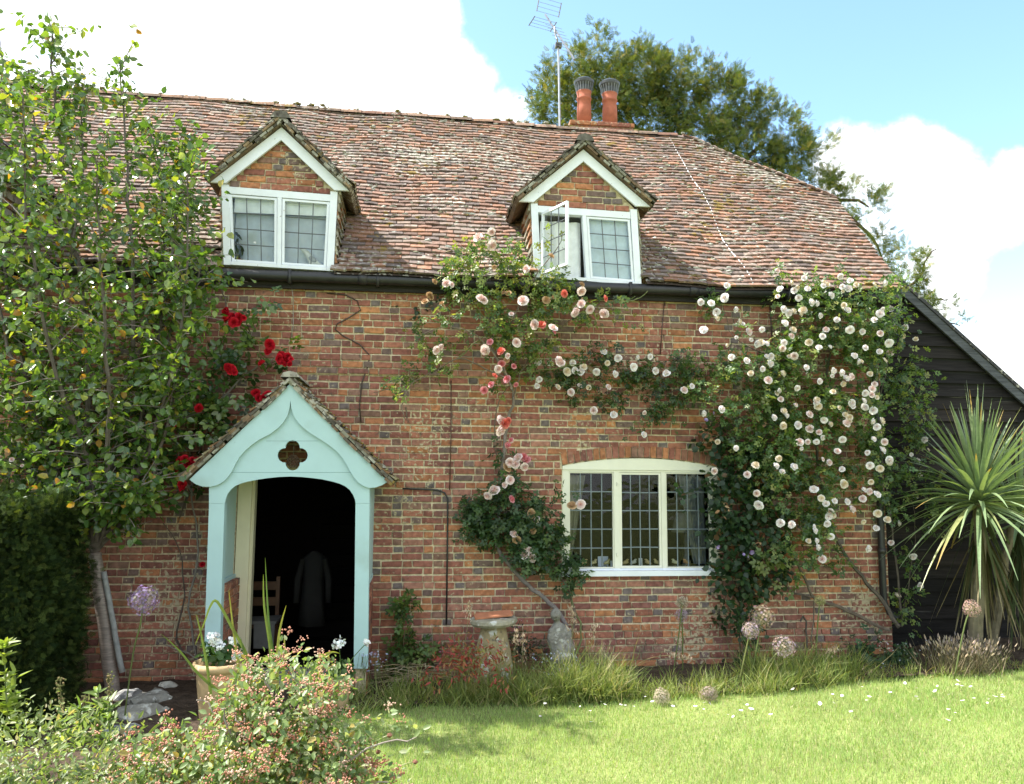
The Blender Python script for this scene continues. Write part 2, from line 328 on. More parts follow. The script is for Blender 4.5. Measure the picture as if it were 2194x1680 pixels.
WX0, WX1 = 0.585, 2.34; WZ0 = at(1380, 1232, 0)[2]; WZS = at(1203, 997, 0)[2]; WZA = at(1380, 981, 0)[2]   # ground-floor window
WXC = (WX0+WX1)/2; ARW = (WX1-WX0)/2
def arch_z(x, up=0.0):  # segmental head
    t = (x-WXC)/ARW; return WZS+up+(WZA-WZS)*(1-t*t)
ARH = 0.125
def intervals(z):
    zm = z+0.032; segs = [(-9.2, XR)]
    def cut(a, b):
        nonlocal segs; out = []
        for s in segs:
            if b <= s[0] or a >= s[1]: out.append(s); continue
            if a > s[0]: out.append((s[0], a))
            if b < s[1]: out.append((b, s[1]))
        segs = out
    if zm < DZ: cut(DX0, DX1)
    if WZ0 < zm < WZS+ARH*0.8: cut(WX0-(0.02 if zm > WZS-0.02 else 0), WX1+(0.02 if zm > WZS-0.02 else 0))
    elif WZS < zm < WZA+ARH:
        t = 1-(zm-WZS-ARH)/(WZA-WZS)
        if t > 0: cut(WXC-ARW*math.sqrt(t), WXC+ARW*math.sqrt(t))
    return segs
wall = MB()
H = 0.0752; z = -0.06; row = 0
BAND0, BAND1 = at(900, 800, 0)[2], at(900, 767, 0)[2]; PLZ = at(1000, 1337, 0)[2]
while z < 4.22:
    yf = 0.0
    if BAND0-0.03 < z < BAND1-0.03: yf = -0.028
    if z < PLZ-0.05: yf = -0.03
    for a, b in intervals(z): lay_row(wall, a, b, z+random.uniform(-.002, .002), yf=yf)
    if yf < 0:   # mortar behind the projecting courses
        for a, b in intervals(z): wall.box(((a+b)/2, (yf+0.012)/2+0.0, z+H/2-0.006), (b-a, abs(yf)-0.008, H), MORTAR)
    z += H; row += 1
# mortar backing, with the openings left free
def back(x0, x1, z0, z1): wall.box(((x0+x1)/2, 0.128, (z0+z1)/2), (x1-x0, 0.25, z1-z0), MORTAR)
back(-9.2, DX0, -0.3, 4.24); back(DX0, DX1, DZ, 4.24); back(DX1, WX0, -0.3, 4.24); back(WX1, XR, -0.3, 4.24); back(WX0, WX1, -0.3, WZ0)
n = 14
for i in range(n):
    a, b = WX0+(WX1-WX0)*i/n, WX0+(WX1-WX0)*(i+1)/n; zz = min(arch_z(a), arch_z(b)); back(a, b, zz+0.004, 4.24)
nb = 25
for i in range(nb):  # soldier arch
    t0 = -1+2*(i+0.06)/nb; t1 = -1+2*(i+0.92)/nb; x0, x1 = WXC+t0*ARW, WXC+t1*ARW
    lean = 0.022*(t0+t1)/2
    P = [(x0, arch_z(x0, .004)), (x1, arch_z(x1, .004)), (x1+lean+.001, arch_z(x1, ARH)+random.uniform(-.004, .004)), (x0+lean, arch_z(x0, ARH)+random.uniform(-.004, .004))]
    wall.prism(P, -0.010-random.uniform(0, .006), 0.02, brick_col())
# right gable wall, bricks on its face too
gab = [(0.0, -0.3), (5.6, -0.3), (5.6, 4.3), (4.0, 6.0), (1.6, 6.0), (0.0, 4.3)]
k = len(wall.v); wall.add([(XR-0.01, y, z) for y, z in gab]+[(XR-0.26, y, z) for y, z in gab], [tuple(range(6)), tuple(range(11, 5, -1))]+[(i, i+6, (i+1) % 6+6, (i+1) % 6) for i in range(6)], MORTAR)
z = -0.06; i = 0
while z < 4.2:
    y = 0.0 if i % 2 else -0.0
    y += 0.11 if i % 2 else 0.215
    wall.box((XR-0.004, y/2+0.004, z+0.032), (0.02, y-0.02, 0.064), brick_col(), jit=.002)
    while y < 1.2:
        w = 0.215; wall.box((XR-0.004, y+w/2, z+0.032), (0.02, w-0.01, 0.064), brick_col(), jit=.002); y += w
    z += H; i += 1
wall.build('wall', M_brick, cot)
# dark rooms behind the openings
inn = MB()
def room(x0, x1, y0, y1, z0, z1, col, floor):
    P = [(x, y, z) for x in (x0, x1) for y in (y0, y1) for z in (z0, z1)]
    for f, c in (((0, 1, 3, 2), col), ((4, 6, 7, 5), col), ((2, 3, 7, 6), col), ((0, 2, 6, 4), floor), ((1, 5, 7, 3), col)): inn.add([P[i] for i in f], [(0, 1, 2, 3)], c)
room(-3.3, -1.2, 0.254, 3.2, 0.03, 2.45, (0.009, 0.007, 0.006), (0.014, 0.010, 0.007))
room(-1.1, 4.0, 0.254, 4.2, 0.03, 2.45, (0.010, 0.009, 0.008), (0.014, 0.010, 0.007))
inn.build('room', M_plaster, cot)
st = MB()
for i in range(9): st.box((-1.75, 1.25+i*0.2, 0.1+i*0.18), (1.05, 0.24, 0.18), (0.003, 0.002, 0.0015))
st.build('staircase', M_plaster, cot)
# ------------------------------------------------------------------ roof
EY, EZ, RY = -0.22, 4.235, 2.9
PT = math.atan2(7.40-EZ, RY-EY); SL = math.hypot(7.40-EZ, RY-EY)
def roof_warp(p):
    x, y, z = p; t = (y-EY)/(RY-EY)
    return (x, y, z + t*(-0.0205)*(x-3.09) + 0.012*math.sin(x*1.9+y*1.1) + 0.010*math.sin(x*4.3-y*2.0) - 0.025*math.sin(math.pi*min(1, max(0, t)))*(1+0.5*math.sin(x*0.8)))
def roof_z(x, y): return roof_warp((x, y, EZ+(y-EY)*math.tan(PT)))[2]
TL = [(0.185, 0.118, 0.092), (0.21, 0.124, 0.092), (0.14, 0.108, 0.096), (0.25, 0.135, 0.09), (0.175, 0.135, 0.114), (0.22, 0.165, 0.135)]
def tile_col(w=(.24, .24, .2, .1, .12, .1)):
    c = random.choices(TL, w)[0]; k = random.uniform(0.75, 1.3); return tuple(v*k for v in c)
def tile_field(mb, O, U, Vd, rows, gauge, urange, warp=None, w=0.165, th=0.024, length=0.165, skip=None, colf=tile_col, rise=0.034, wob=1.0):
    O, U, Vd = Vector(O), Vector(U), Vector(Vd); N = U.cross(Vd).normalized()
    if N.z < 0: N = -N
    for r in range(rows):
        v = r*gauge; u0, u1 = urange(r, v); u = u0 - (w/2 if r % 2 else 0)*1.0
        ph = random.uniform(0, 6.28)
        while u < u1:
            a, b = max(u, u0), min(u+w*random.uniform(0.97, 1.03), u1); u = u+w
            if b-a < 0.03: continue
            mid = O+U*((a+b)/2)+Vd*(v+0.05)
            if skip and skip(mid): continue
            q = random.uniform(-.006, .006)*wob; lift = rise+random.uniform(-.004, .007)*wob; tl = random.uniform(-.005, .005)*wob; cam_ = random.uniform(0, .007)*wob
            g = 0.0025
            xs_ = (a+g, (a+b)/2, b-g); 
            def pt(uu, vv, nn): return O+U*uu+Vd*vv+N*nn
            lo = [lift+tl, lift+cam_, lift-tl]
            P = [pt(x, v+q, l) for x, l in zip(xs_, lo)]+[pt(x, v+length, 0.004) for x in xs_]+[pt(x, v+q, l-th) for x, l in zip(xs_, lo)]
            if warp: P = [warp(p) for p in P]
            mb.add(P, [(0, 1, 4, 3), (1, 2, 5, 4), (6, 7, 1, 0), (7, 8, 2, 1), (6, 0, 3), (8, 5, 2)], colf())
DORM = []
def in_dormer(p):
    for x0, x1, zc, ap in DORM:
        if x0-0.02 < p.x < x1+0.02:
            half = (x1-x0)/2; zr = ap-(ap-zc)*abs(p.x-(x0+x1)/2)/half
            if p.z < zr-0.05 and p.y > -0.215: return True
    return False
DORM += [(-3.10, -1.93, 5.15, 5.85), (0.26, 1.47, 5.12, 5.75), (-6.48, -5.31, 5.2, 5.9)]
def verge_x(y):
    if y < 1.6: return 4.53+(4.77-4.53)*(y+0.2)/1.8
    return 4.77-(4.77-3.09)*(y-1.6)/1.3
roof = MB(); G = 0.0915; NR = int(SL/G)
Vr = (0, math.cos(PT), math.sin(PT))
tile_field(roof, (0, EY, EZ), (1, 0, 0), Vr, NR, G, lambda r, v: (-9.2, verge_x(EY+v*math.cos(PT))), roof_warp, skip=in_dormer)
# underlay sheet below the tiles, open inside the dormers
for i in range(140):
    x0 = -9.2+i*0.1; x1 = x0+0.1; xm = (x0+x1)/2
    for j in range(32):
        y0 = EY+(RY-EY)*j/32; y1 = EY+(RY-EY)*(j+1)/32; ym = (y0+y1)/2
        if x1 > verge_x(ym)+0.03 or in_dormer(Vector((xm, ym, roof_z(xm, ym)))): continue
        roof.add([(a, b, roof_z(a, b)-0.022) for a, b in ((x0, y0), (x1, y0), (x1, y1), (x0, y1))], [(0, 1, 2, 3)], (0.07, 0.05, 0.04))
# far slope and the hip end
hp = [(XR+.46, 1.6, roof_z(4.77, 1.6)-.01), (3.09, RY, 7.38), (XR+.46, 4.2, roof_z(4.77, 1.6)-.01)]
roof.add(hp, [(0, 1, 2)], (0.14, 0.07, 0.055))
roof.add([(-9.2, RY, 7.61), (3.09, RY, 7.37), (4.77, 4.2, 6.05), (4.6, 6.0, 4.2), (-9.2, 6.0, 4.2)], [(0, 1, 2, 3, 4)], (0.14, 0.07, 0.055))
# moss and lichen cushions
for i in range(5200):
    u = random.random(); x = random.uniform(-7, 4.4); y = random.uniform(EY, RY-.05)
    dens = 0.55+0.45*math.sin(x*1.1+0.6)*math.sin(y*1.7+1.0)
    if random.random() > dens or x > verge_x(y)-.05 or in_dormer(Vector((x, y, roof_z(x, y)))): continue
    s_ = random.uniform(0.010, 0.030)
    c = random.choices(((0.36, 0.36, 0.31), (0.22, 0.22, 0.15), (0.13, 0.10, 0.035), (0.5, 0.5, 0.46)), (.4, .25, .2, .15))[0]
    roof.blob((x, y, roof_z(x, y)+0.034), (s_*random.uniform(1.1, 2.2), s_, s_*0.6), c, 5, 3, .35)
roofo = roof.build('roof', M_tile, cot)
rd = MB(); x = -9.2
while x < 2.82:
    L = random.uniform(.3, .34); zr = 7.40-.0205*(x-3.09)+.012*math.sin(x*1.9+3.2); prof = []
    for q in (0, 1):
        for k in range(7):
            t = math.pi*(k/6); rr = 0.125+(0.008 if q else 0); prof.append((x+q*L, RY-.01-math.cos(t)*rr, zr-0.07+math.sin(t)*rr*.62+random.uniform(-.003, .003)))
    rd.add(prof, [(k, k+1, k+8, k+7) for k in range(6)]+[tuple(range(6, -1, -1)), tuple(range(7, 14))], random.choice(((.2, .11, .08), (.26, .16, .11), (.17, .12, .09), (.3, .2, .15)))); x += L
for i in range(70):
    x = random.uniform(-7, 3); rd.blob((x, RY-random.uniform(.0, .12), 7.385-.0205*(x-3.09)+.02), (random.uniform(.02, .06), .03, .02), random.choice(((.17, .14, .04), (.3, .3, .24))), 6, 3, .3)
rd.build('ridge_tiles', M_tile, cot)
hb = MB()
for i in range(14):   # bonnet tiles on the half hip
    t = (i+.5)/14; y = 1.6+1.3*t; x = verge_x(y)
    hb.box((x-0.03, y, roof_z(x, y)+0.015), (0.24, 0.17, 0.022), tile_col(), Matrix.Rotation(R_(18), 3, 'Y') @ Matrix.Rotation(R_(22), 3, 'X'), jit=.008)
hb.build('hip_tiles', M_tile, cot)
g = MB(); GZ = 4.185
g.tube([(-9.2, -.15, GZ), (-4, -.15, GZ+.004), (0, -.15, GZ-.006), (4.47, -.15, GZ)], .058, BLK, 12)
for x in np.arange(-8.8, 4.4, .92): g.box((x, -.13, GZ-.01), (.03, .16, .135), (.022, .022, .024))
for x in (-5.2, -1.6, 2.05): g.tube([(x-.05, -.15, GZ), (x+.05, -.15, GZ)], .066, (.022, .022, .025), 12)
g.build('gutter', M_black, cot, True)
fa = MB(); fa.box((-2.4, -.065, 4.155), (13.7, .03, .17), (.03, .027, .025)); fa.build('fascia', M_board, cot)
dp = MB()
pts = [at(1925, 662, -.15), at(1905, 690, -.13), at(1876, 720, -.09), at(1872, 760, -.085), at(1880, 960, -.085), at(1888, 1180, -.085), at(1892, 1285, -.085), at(1905, 1312, -.12), at(1925, 1325, -.22)]
dp.tube(pts, .038, (.02, .02, .022), 10)
for py in (900, 1180): p = at(1876+(py-760)*.03, py, -.085); dp.tube([p-np.array((0, 0, .03)), p+np.array((0, 0, .03))], .047, (.03, .028, .028), 10)
dp.build('downpipe', M_black, cot, True)
# ------------------------------------------------------------------ dormers
def leading(mb, x0, x1, z0, z1, nx, nz, y, w=.011, col=(0.10, 0.11, 0.125), P=None):
    P = P or (lambda u, v: (x0+(x1-x0)*u, y, z0+(z1-z0)*v))
    for i in range(1, nx):
        a, b = P(i/nx, 0), P(i/nx, 1); mb.tube([a, Vector(a).lerp(Vector(b), .5)+Vector((random.uniform(-.002, .002), 0, 0)), b], w/2, col, 5)
    for j in range(1, nz):
        a, b = P(0, j/nz), P(1, j/nz); mb.tube([a, Vector(a).lerp(Vector(b), .5)+Vector((0, -.001, random.uniform(-.002, .002))), b], w/2, col, 5)
def ring(mb, x0, x1, z0, z1, t, y0, y1, col):   # rectangular frame
    mb.prism([(x0, z0), (x0+t, z0), (x0+t, z1), (x0, z1)], y0, y1, col); mb.prism([(x1-t, z0), (x1, z0), (x1, z1), (x1-t, z1)], y0, y1, col)
    mb.prism([(x0+t, z0), (x1-t, z0), (x1-t, z0+t), (x0+t, z0+t)], y0+.001, y1, col); mb.prism([(x0+t, z1-t), (x1-t, z1-t), (x1-t, z1), (x0+t, z1)], y0+.001, y1, col)
YD = -0.15
def verge(mb, low, top, nv):
    n_ = max(4, int((top-low).length/.085)); d_ = (top-low)/n_
    for i in range(n_):
        for lay in (0, 1):
            t_ = random.uniform(.020, .030); o_ = -nv*(lay*.028+random.uniform(-.004, .004)); y_ = Vector((0, random.uniform(-.012, .012)+lay*.006, 0)); p = low+d_*(i+lay*.5*random.random())+o_+y_; q = p+d_*random.uniform(.9, 1.05)
            c = random.choice(((.12, .11, .09), (.21, .20, .16), (.17, .115, .075), (.30, .29, .24), (.24, .17, .10), (.09, .08, .065)))
            mb.add([p, q, q-nv*t_, p-nv*t_]+[v+Vector((0, .06, 0)) for v in (p, q, q-nv*t_, p-nv*t_)], [(0, 1, 2, 3), (0, 4, 5, 1), (2, 6, 7, 3), (0, 3, 7, 4)], c)
def dormer(pp, dx, label, open_left):
    """pp: outline points in photo pixels on the dormer's front plane"""
    W = lambda p, Y=YD: (xz(p[0], p[1], Y)[0]+dx, xz(p[0], p[1], Y)[1])
    d = empty('dormer', (W(pp['bl'])[0], YD, W(pp['bl'])[1]), cot); d['label'] = label
    tl, tr, bl, br = W(pp['tl']), W(pp['tr']), W(pp['bl']), W(pp['br']); ap = W(pp['apex']); lt, rt = W(pp['ltip']), W(pp['rtip'])
    lerp = lambda a, b, t: (a[0]+(b[0]-a[0])*t, a[1]+(b[1]-a[1])*t)
    hz = .075
    # frame: posts, head, sill
    fr = MB(); pw = .075
    fr.prism([bl, (bl[0]+pw, bl[1]), (tl[0]+pw, tl[1]), tl], YD, YD+.09, WHITE); fr.prism([(br[0]-pw, br[1]), br, tr, (tr[0]-pw, tr[1])], YD, YD+.09, WHITE)
    hl, hr = (tl[0]+pw, tl[1]-.02), (tr[0]-pw, tr[1]-.035)
    fr.prism([(hl[0], hl[1]-hz), (hr[0], hr[1]-hz), hr, hl], YD+.003, YD+.09, WHITE)
    fr.prism([(bl[0]+pw, bl[1]), (br[0]-pw, br[1]), (br[0]-pw, br[1]+.035), (bl[0]+pw, bl[1]+.035)], YD-.01, YD+.09, WHITE)
    m0, m1 = lerp((bl[0], bl[1]+.035), (br[0], br[1]+.035), .5), lerp((hl[0], hl[1]-hz), (hr[0], hr[1]-hz), .5)
    fr.prism([(m0[0]-.022, m0[1]), (m0[0]+.022, m0[1]), (m1[0]+.022, m1[1]), (m1[0]-.022, m1[1])], YD+.004, YD+.09, WHITE)
    fr.build('window_frame', M_white, d)
    def quad(side):
        if side == 0: return [(bl[0]+pw, bl[1]+.035), (m0[0]-.022, m0[1]), (m1[0]-.022, m1[1]), (hl[0], hl[1]-hz)]
        return [(m0[0]+.022, m0[1]), (br[0]-pw, br[1]+.035), (hr[0], hr[1]-hz), (m1[0]+.022, m1[1])]
    for side in (0, 1):
        q = quad(side); t = .03; ycs = YD+.012
        if side == 0 and open_left:
            hx, z0, z1 = q[0][0]+.01, (q[0][1]+q[1][1])/2+.01, (q[2][1]+q[3][1])/2-.005; w_ = .47; an = R_(64)
            def T(u, v, off=0.0): return (hx+w_*u*math.cos(an)-off*math.sin(an), YD-.002-w_*u*math.sin(an)-off*math.cos(an), z0+(z1-z0)*v)
            cs = MB(); tt = .026/w_; tv = .026/(z1-z0)
            def bar(u0, u1, v0, v1):
                P = [T(u, v, o) for o in (-.014, .014) for (u, v) in ((u0, v0), (u1, v0), (u1, v1), (u0, v1))]
                cs.add(P, [(0, 1, 2, 3), (7, 6, 5, 4), (0, 4, 5, 1), (1, 5, 6, 2), (2, 6, 7, 3), (3, 7, 4, 0)], WHITE)
            bar(0, tt, 0, 1); bar(1-tt, 1, 0, 1); bar(tt, 1-tt, 0, tv); bar(tt, 1-tt, 1-tv, 1)
            cs.build('casement', M_white, d)['label'] = 'white leaded casement standing open'
            ld = MB(); leading(ld, 0, 0, 0, 0, 3, 4, 0, P=lambda u, v: T(tt+(1-2*tt)*u, tv+(1-2*tv)*v)); ld.build('leading', M_lead, d)
            pn = MB(); pn.add([T(tt, tv), T(1-tt, tv), T(1-tt, 1-tv), T(tt, 1-tv)], [(0, 1, 2, 3)], (1, 1, 1)); pn.build('pane', glassmat(), d)
            continue
        B = lambda u, v: lerp(lerp(q[0], q[1], u), lerp(q[3], q[2], u), v)
        cs = MB(); wq = q[1][0]-q[0][0]; hq = q[2][1]-q[1][1]; tu, tv = t/wq, t/hq
        for u0, u1, v0, v1 in ((.01, tu, .01, .99), (1-tu, .99, .01, .99), (tu, 1-tu, .01, tv), (tu, 1-tu, 1-tv, .99)):
            cs.prism([B(u0, v0), B(u1, v0), B(u1, v1), B(u0, v1)], ycs, ycs+.04, WHITE)
        cs.build('casement', M_white, d)
        ld = MB(); leading(ld, 0, 0, 0, 0, 3, 4, 0, P=lambda u, v: (*[B(tu+(1-2*tu)*u, tv+(1-2*tv)*v)[i] for i in (0,)], ycs+.018, B(tu+(1-2*tu)*u, tv+(1-2*tv)*v)[1])); ld.build('leading', M_lead, d)
        c4 = [B(tu, tv), B(1-tu, tv), B(1-tu, 1-tv), B(tu, 1-tv)]
        pn = MB(); pn.add([(c[0], ycs+.022, c[1]) for c in c4], [(0, 1, 2, 3)], (1, 1, 1)); pn.build('pane', glassmat(), d)
    # brick gable
    ga = MB(); gx0, gx1 = hl[0]+.0, hr[0]-.0; az_ = ap[1]-.13
    zb = min(hl[1], hr[1])+.0; zz = zb; slope = (hr[1]-hl[1])/(hr[0]-hl[0])
    axm = ap[0]
    while zz < az_-.05:
        f = (zz+.036-zb)/(az_-zb); a = gx0+(axm-gx0)*f-.03; b = gx1+(axm-gx1)*f+.03
        if b-a > .08: lay_row(ga, max(a, gx0), min(b, gx1), zz+.012+(hl[1]-zb)*(1-f), yf=YD+.03, slope=slope*(1-f))
        zz += H
    ga.prism([(tl[0]+.02, zb-.03), (tr[0]-.02, zb-.03), (tr[0]-.02, tr[1]+.02), (ap[0], ap[1]-.04), (tl[0]+.02, tl[1]+.02)], YD+.034, YD+.09, MORTAR)
    ga.build('gable', M_brick, d)
    # bargeboards
    th = .105
    for s_, tip in ((-1, lt), (1, rt)):
        bb = MB(); dv = Vector((tip[0]-ap[0], tip[1]-ap[1])); L = dv.length; dv.normalize(); drop = th/abs(dv.x) if dv.x else th
        flat = (tip[0]-s_*drop*abs(dv.x/dv.y)*1.0, tip[1])
        bb.prism([ap, (ap[0], ap[1]-drop), flat, tip][::s_], YD-.035, YD-.005, WHITE); bb.build('bargeboard', M_white, d)
    # tiled slopes
    rf = MB(); yb = 2.0
    for s_, tip in ((-1, lt), (1, rt)):
        top = Vector((ap[0], YD-.12, ap[1]+.095)); low = Vector((tip[0]+s_*.05, YD-.12, tip[1]+.035)); V_ = (top-low); L = V_.length; V_.normalize()
        rows = int(L/.1)+1
        def ur(r, v, low=low, V_=V_):
            zz = low.z+V_.z*v; yy = EY+(zz-.0-EZ)/math.tan(PT); return (0, max(.1, yy-(YD-.11)+.12))
        tile_field(rf, low, (0, 1, 0), V_, rows, L/rows, ur, None, w=.16, length=L/rows+.03, colf=lambda: random.choice(((.10, .09, .075), (.15, .10, .07), (.2, .18, .13), (.085, .075, .065), (.13, .12, .10))), rise=.026, wob=1.6)
        nv = V_.cross(Vector((0, 1, 0)))*(1 if s_ < 0 else -1); nv = nv if nv.z > 0 else -nv
        yl = EY+(low.z-EZ)/math.tan(PT)+.1; yt = EY+(top.z-EZ)/math.tan(PT)+.1
        a, b = low-nv*.006, top-nv*.006
        rf.add([a, b, (b.x, yt, b.z), (a.x, yl, a.z)], [(0, 1, 2, 3)], (.10, .07, .05))
        a2, b2 = a-nv*.05+Vector((0, .02, 0)), b-nv*.05+Vector((0, .02, 0)); verge(rf, low, top, nv); rf.add([a, a2, (a2.x, yl, a2.z), (a.x, yl, a.z)], [(0, 1, 2, 3)], (.10, .075, .05))
        rf.add([a2, b2, (b2.x, yt, b2.z), (a2.x, yl, a2.z)], [(3, 2, 1, 0)], (.16, .11, .07))
    y = YD-.13
    while y < EY+(ap[1]+.05-EZ)/math.tan(PT):
        L = .3; prof = []
        for q in (0, 1):
            for k in range(5):
                t = math.pi*k/4; prof.append((ap[0]-math.cos(t)*.105, y+q*L, ap[1]+.055+math.sin(t)*.085+random.uniform(-.004, .004)+(0 if q else .01)))
        rf.add(prof, [(k, k+1, k+6, k+5) for k in range(4)]+[tuple(range(4, -1, -1))], (.12, .11, .095)); y += L
    for i in range(80):
        s_ = random.choice((-1, 1)); f = random.random(); tip = lt if s_ < 0 else rt
        rf.blob((ap[0]+(tip[0]-ap[0])*f, YD-.11+random.uniform(0, .5), ap[1]+.125+(tip[1]-ap[1]-.03)*f), (.025, .03, .012), random.choice(((.33, .33, .28), (.2, .19, .1), (.25, .2, .07))), 5, 3, .3)
    rf.build('dormer_roof', M_tile, d)
    # tile-hung cheeks
    for s_, b0, t0 in ((-1, bl, tl), (1, br, tr)):
        ck = MB(); yl = EY+(t0[1]+.05-EZ)/math.tan(PT)
        ck.add([(b0[0], YD+.02, b0[1]-.05), (t0[0], YD+.02, t0[1]+.05), (t0[0], yl, t0[1]+.05), (b0[0], .05, b0[1]-.05)], [(0, 1, 2, 3)], (.2, .15, .1))
        q = 0; zz = b0[1]
        while zz < t0[1]-.02:
            f = (zz-b0[1])/(t0[1]-b0[1]); x = b0[0]+(t0[0]-b0[0])*f; yend = EY+(zz+.05-EZ)/math.tan(PT); y = YD+.02-(.0)
            while y < yend:
                c = random.choice(((.27, .26, .2), (.3, .15, .08), (.22, .19, .14), (.36, .34, .26)))
                ck.add([(x+s_*(.03+random.uniform(0, .012)), y, zz), (x+s_*(.03+random.uniform(0, .012)), y+.155, zz), (x+s_*.004, y+.155, zz+.15), (x+s_*.004, y, zz+.15), (x+s_*.006, y, zz), (x+s_*.006, y+.155, zz)], [(0, 1, 2, 3), (0, 4, 5, 1), (0, 3, 4)], c); y += .16
            zz += .095
        ck.build('cheek', M_tile, d)
    # pale inner linings
    ln = MB(); yb = 1.3; c = (.72, .74, .74)
    for P in ([(tl[0]+.05, tl[1]-.03), (tr[0]-.05, tr[1]-.03)], [(bl[0]+.05, bl[1]), (bl[0]+.05, tl[1]-.03)], [(br[0]-.05, tr[1]-.03), (br[0]-.05, br[1])], [(br[0]-.05, br[1]), (bl[0]+.05, bl[1])], ):
        ln.add([(P[0][0], YD+.09, P[0][1]), (P[1][0], YD+.09, P[1][1]), (P[1][0], yb, P[1][1]), (P[0][0], yb, P[0][1])], [(0, 1, 2, 3)], c)
    ln.add([(bl[0]+.05, yb, bl[1]), (br[0]-.05, yb, br[1]), (br[0]-.05, yb, tr[1]-.03), (bl[0]+.05, yb, tl[1]-.03)], [(0, 1, 2, 3)], c)
    ln.build('lining', M_plaster, d)
    return d, (bl, br, tl, tr)
D1 = dict(tl=(474, 395), tr=(723, 411), bl=(479, 567), br=(714, 581), apex=(604.3, 275.8), ltip=(452.4, 393), rtip=(747.6, 411))
D2 = dict(tl=(1137, 436), tr=(1364, 449), bl=(1145, 594), br=(1374, 612), apex=(1248, 323), ltip=(1111, 433.5), rtip=(1390.6, 445))
_, f1 = dormer(D1, 0, 'dormer with closed leaded window above the porch', False)
_, f2 = dormer(D2, 0, 'dormer with its left casement open above the pink rose', True)
dormer(D1, -3.38, 'dormer half hidden behind the garden tree', False)
# ------------------------------------------------------------------ ground-floor window
win = empty('window', (WXC, 0, WZ0), cot); win['label'] = 'three-light leaded window under a brick arch'
w = MB(); N = 18; YW = 0.012
hl = at(1210, 1006, 0)[2]
poly = [(WX0+.004, hl)]+[(WX1-.004, hl)]+[(WX1-.004-(WX1-WX0-.008)*i/N, arch_z(WX1-.004-(WX1-WX0-.008)*i/N)-.006) for i in range(N+1)]
w.prism(poly, YW-.012, YW+.08, CREAM)
zb, zt = at(1370, 1218, 0)[2], at(1370, 1012, 0)[2]
V0 = [xz(p, 1100)[0] for p in (1219, 1316, 1328, 1418, 1427, 1523)]
w.prism([(WX0+.004, zb-.02), (V0[0], zb-.02), (V0[0], hl-.001), (WX0+.004, hl-.001)], YW, YW+.08, CREAM)
w.prism([(V0[5], zb-.02), (WX1-.004, zb-.02), (WX1-.004, hl-.001), (V0[5], hl-.001)], YW, YW+.08, CREAM)
w.prism([(V0[0], zt), (V0[5], zt), (V0[5], hl-.001), (V0[0], hl-.001)], YW+.002, YW+.08, CREAM)
w.prism([(V0[0], zb-.02), (V0[5], zb-.02), (V0[5], zb), (V0[0], zb)], YW+.002, YW+.08, WHITE)
for a, b in ((V0[1], V0[2]), (V0[3], V0[4])): w.prism([(a, zb), (b, zb), (b, zt), (a, zt)], YW+.004, YW+.08, CREAM)
w.build('window_frame', M_cream, win)
s_ = MB(); s_.box((WXC+.01, -.02, zb-.045), (WX1-WX0+.06, .12, .055), WHITE); s_.build('sill', M_white, win)
for i in range(3):
    a, b = V0[2*i], V0[2*i+1]; c = MB(); ring(c, a+.002, b-.002, zb+.002, zt-.002, .012 if i != 1 else .024, YW+.012, YW+.05, CREAM); c.build('casement', M_cream, win)
    t = .012 if i != 1 else .024
    ld = MB(); leading(ld, a+t, b-t, zb+t, zt-t, 4, 5, YW+.03, 0.014, (.17, .205, .225)); ld.build('leading', M_lead, win)
    pn = MB(); pn.add([(a+t, YW+.034, zb+t), (b-t, YW+.034, zb+t), (b-t, YW+.034, zt-t), (a+t, YW+.034, zt-t)], [(0, 1, 2, 3)], (1, 1, 1)); pn.build('pane', glassmat(), win)
for py in (1037, 1188): ht = MB(); p = at(1322, py, 0); ht.tube([(p[0], YW-.002, p[2]-.02), (p[0], YW-.002, p[2]+.02)], .008, CREAM, 6); ht.build('hinge', M_cream, win)
# inner window board
ib = MB(); ib.box((WXC, .19, zb-.012), (WX1-WX0-.02, .2, .02), (.6, .6, .55)); ib.build('window_board', M_cream, win)
# ------------------------------------------------------------------ doorway
dr = empty('doorway', ((DX0+DX1)/2, 0, 0), cot)
q = MB(); a, b = xz(500, 1300, .02)[0], xz(529, 1300, .02)[0]
q.prism([(a, 0), (b, 0), (b, 2.1), (a, 2.1)], .0, .14, (.66, .62, .45)); q.prism([(b, 0), (b+.03, 0), (b+.03, 2.1), (b, 2.1)], .03, .14, (.6, .56, .4)); q.prism([(DX1-.13, 0), (DX1-.01, 0), (DX1-.01, 2.1), (DX1-.13, 2.1)], .01, .14, (.66, .62, .45))
q.prism([(a, 2.1), (DX1-.01, 2.1), (DX1-.01, 2.155), (a, 2.155)], .01, .14, (.66, .62, .45)); q.build('door_frame', M_cream, dr)
q = MB(); q.box(((DX0+DX1)/2, -.1, .06), (DX1-DX0-.02, .5, .1), (.3, .28, .24)); q.build('doorstep', M_stone, dr)
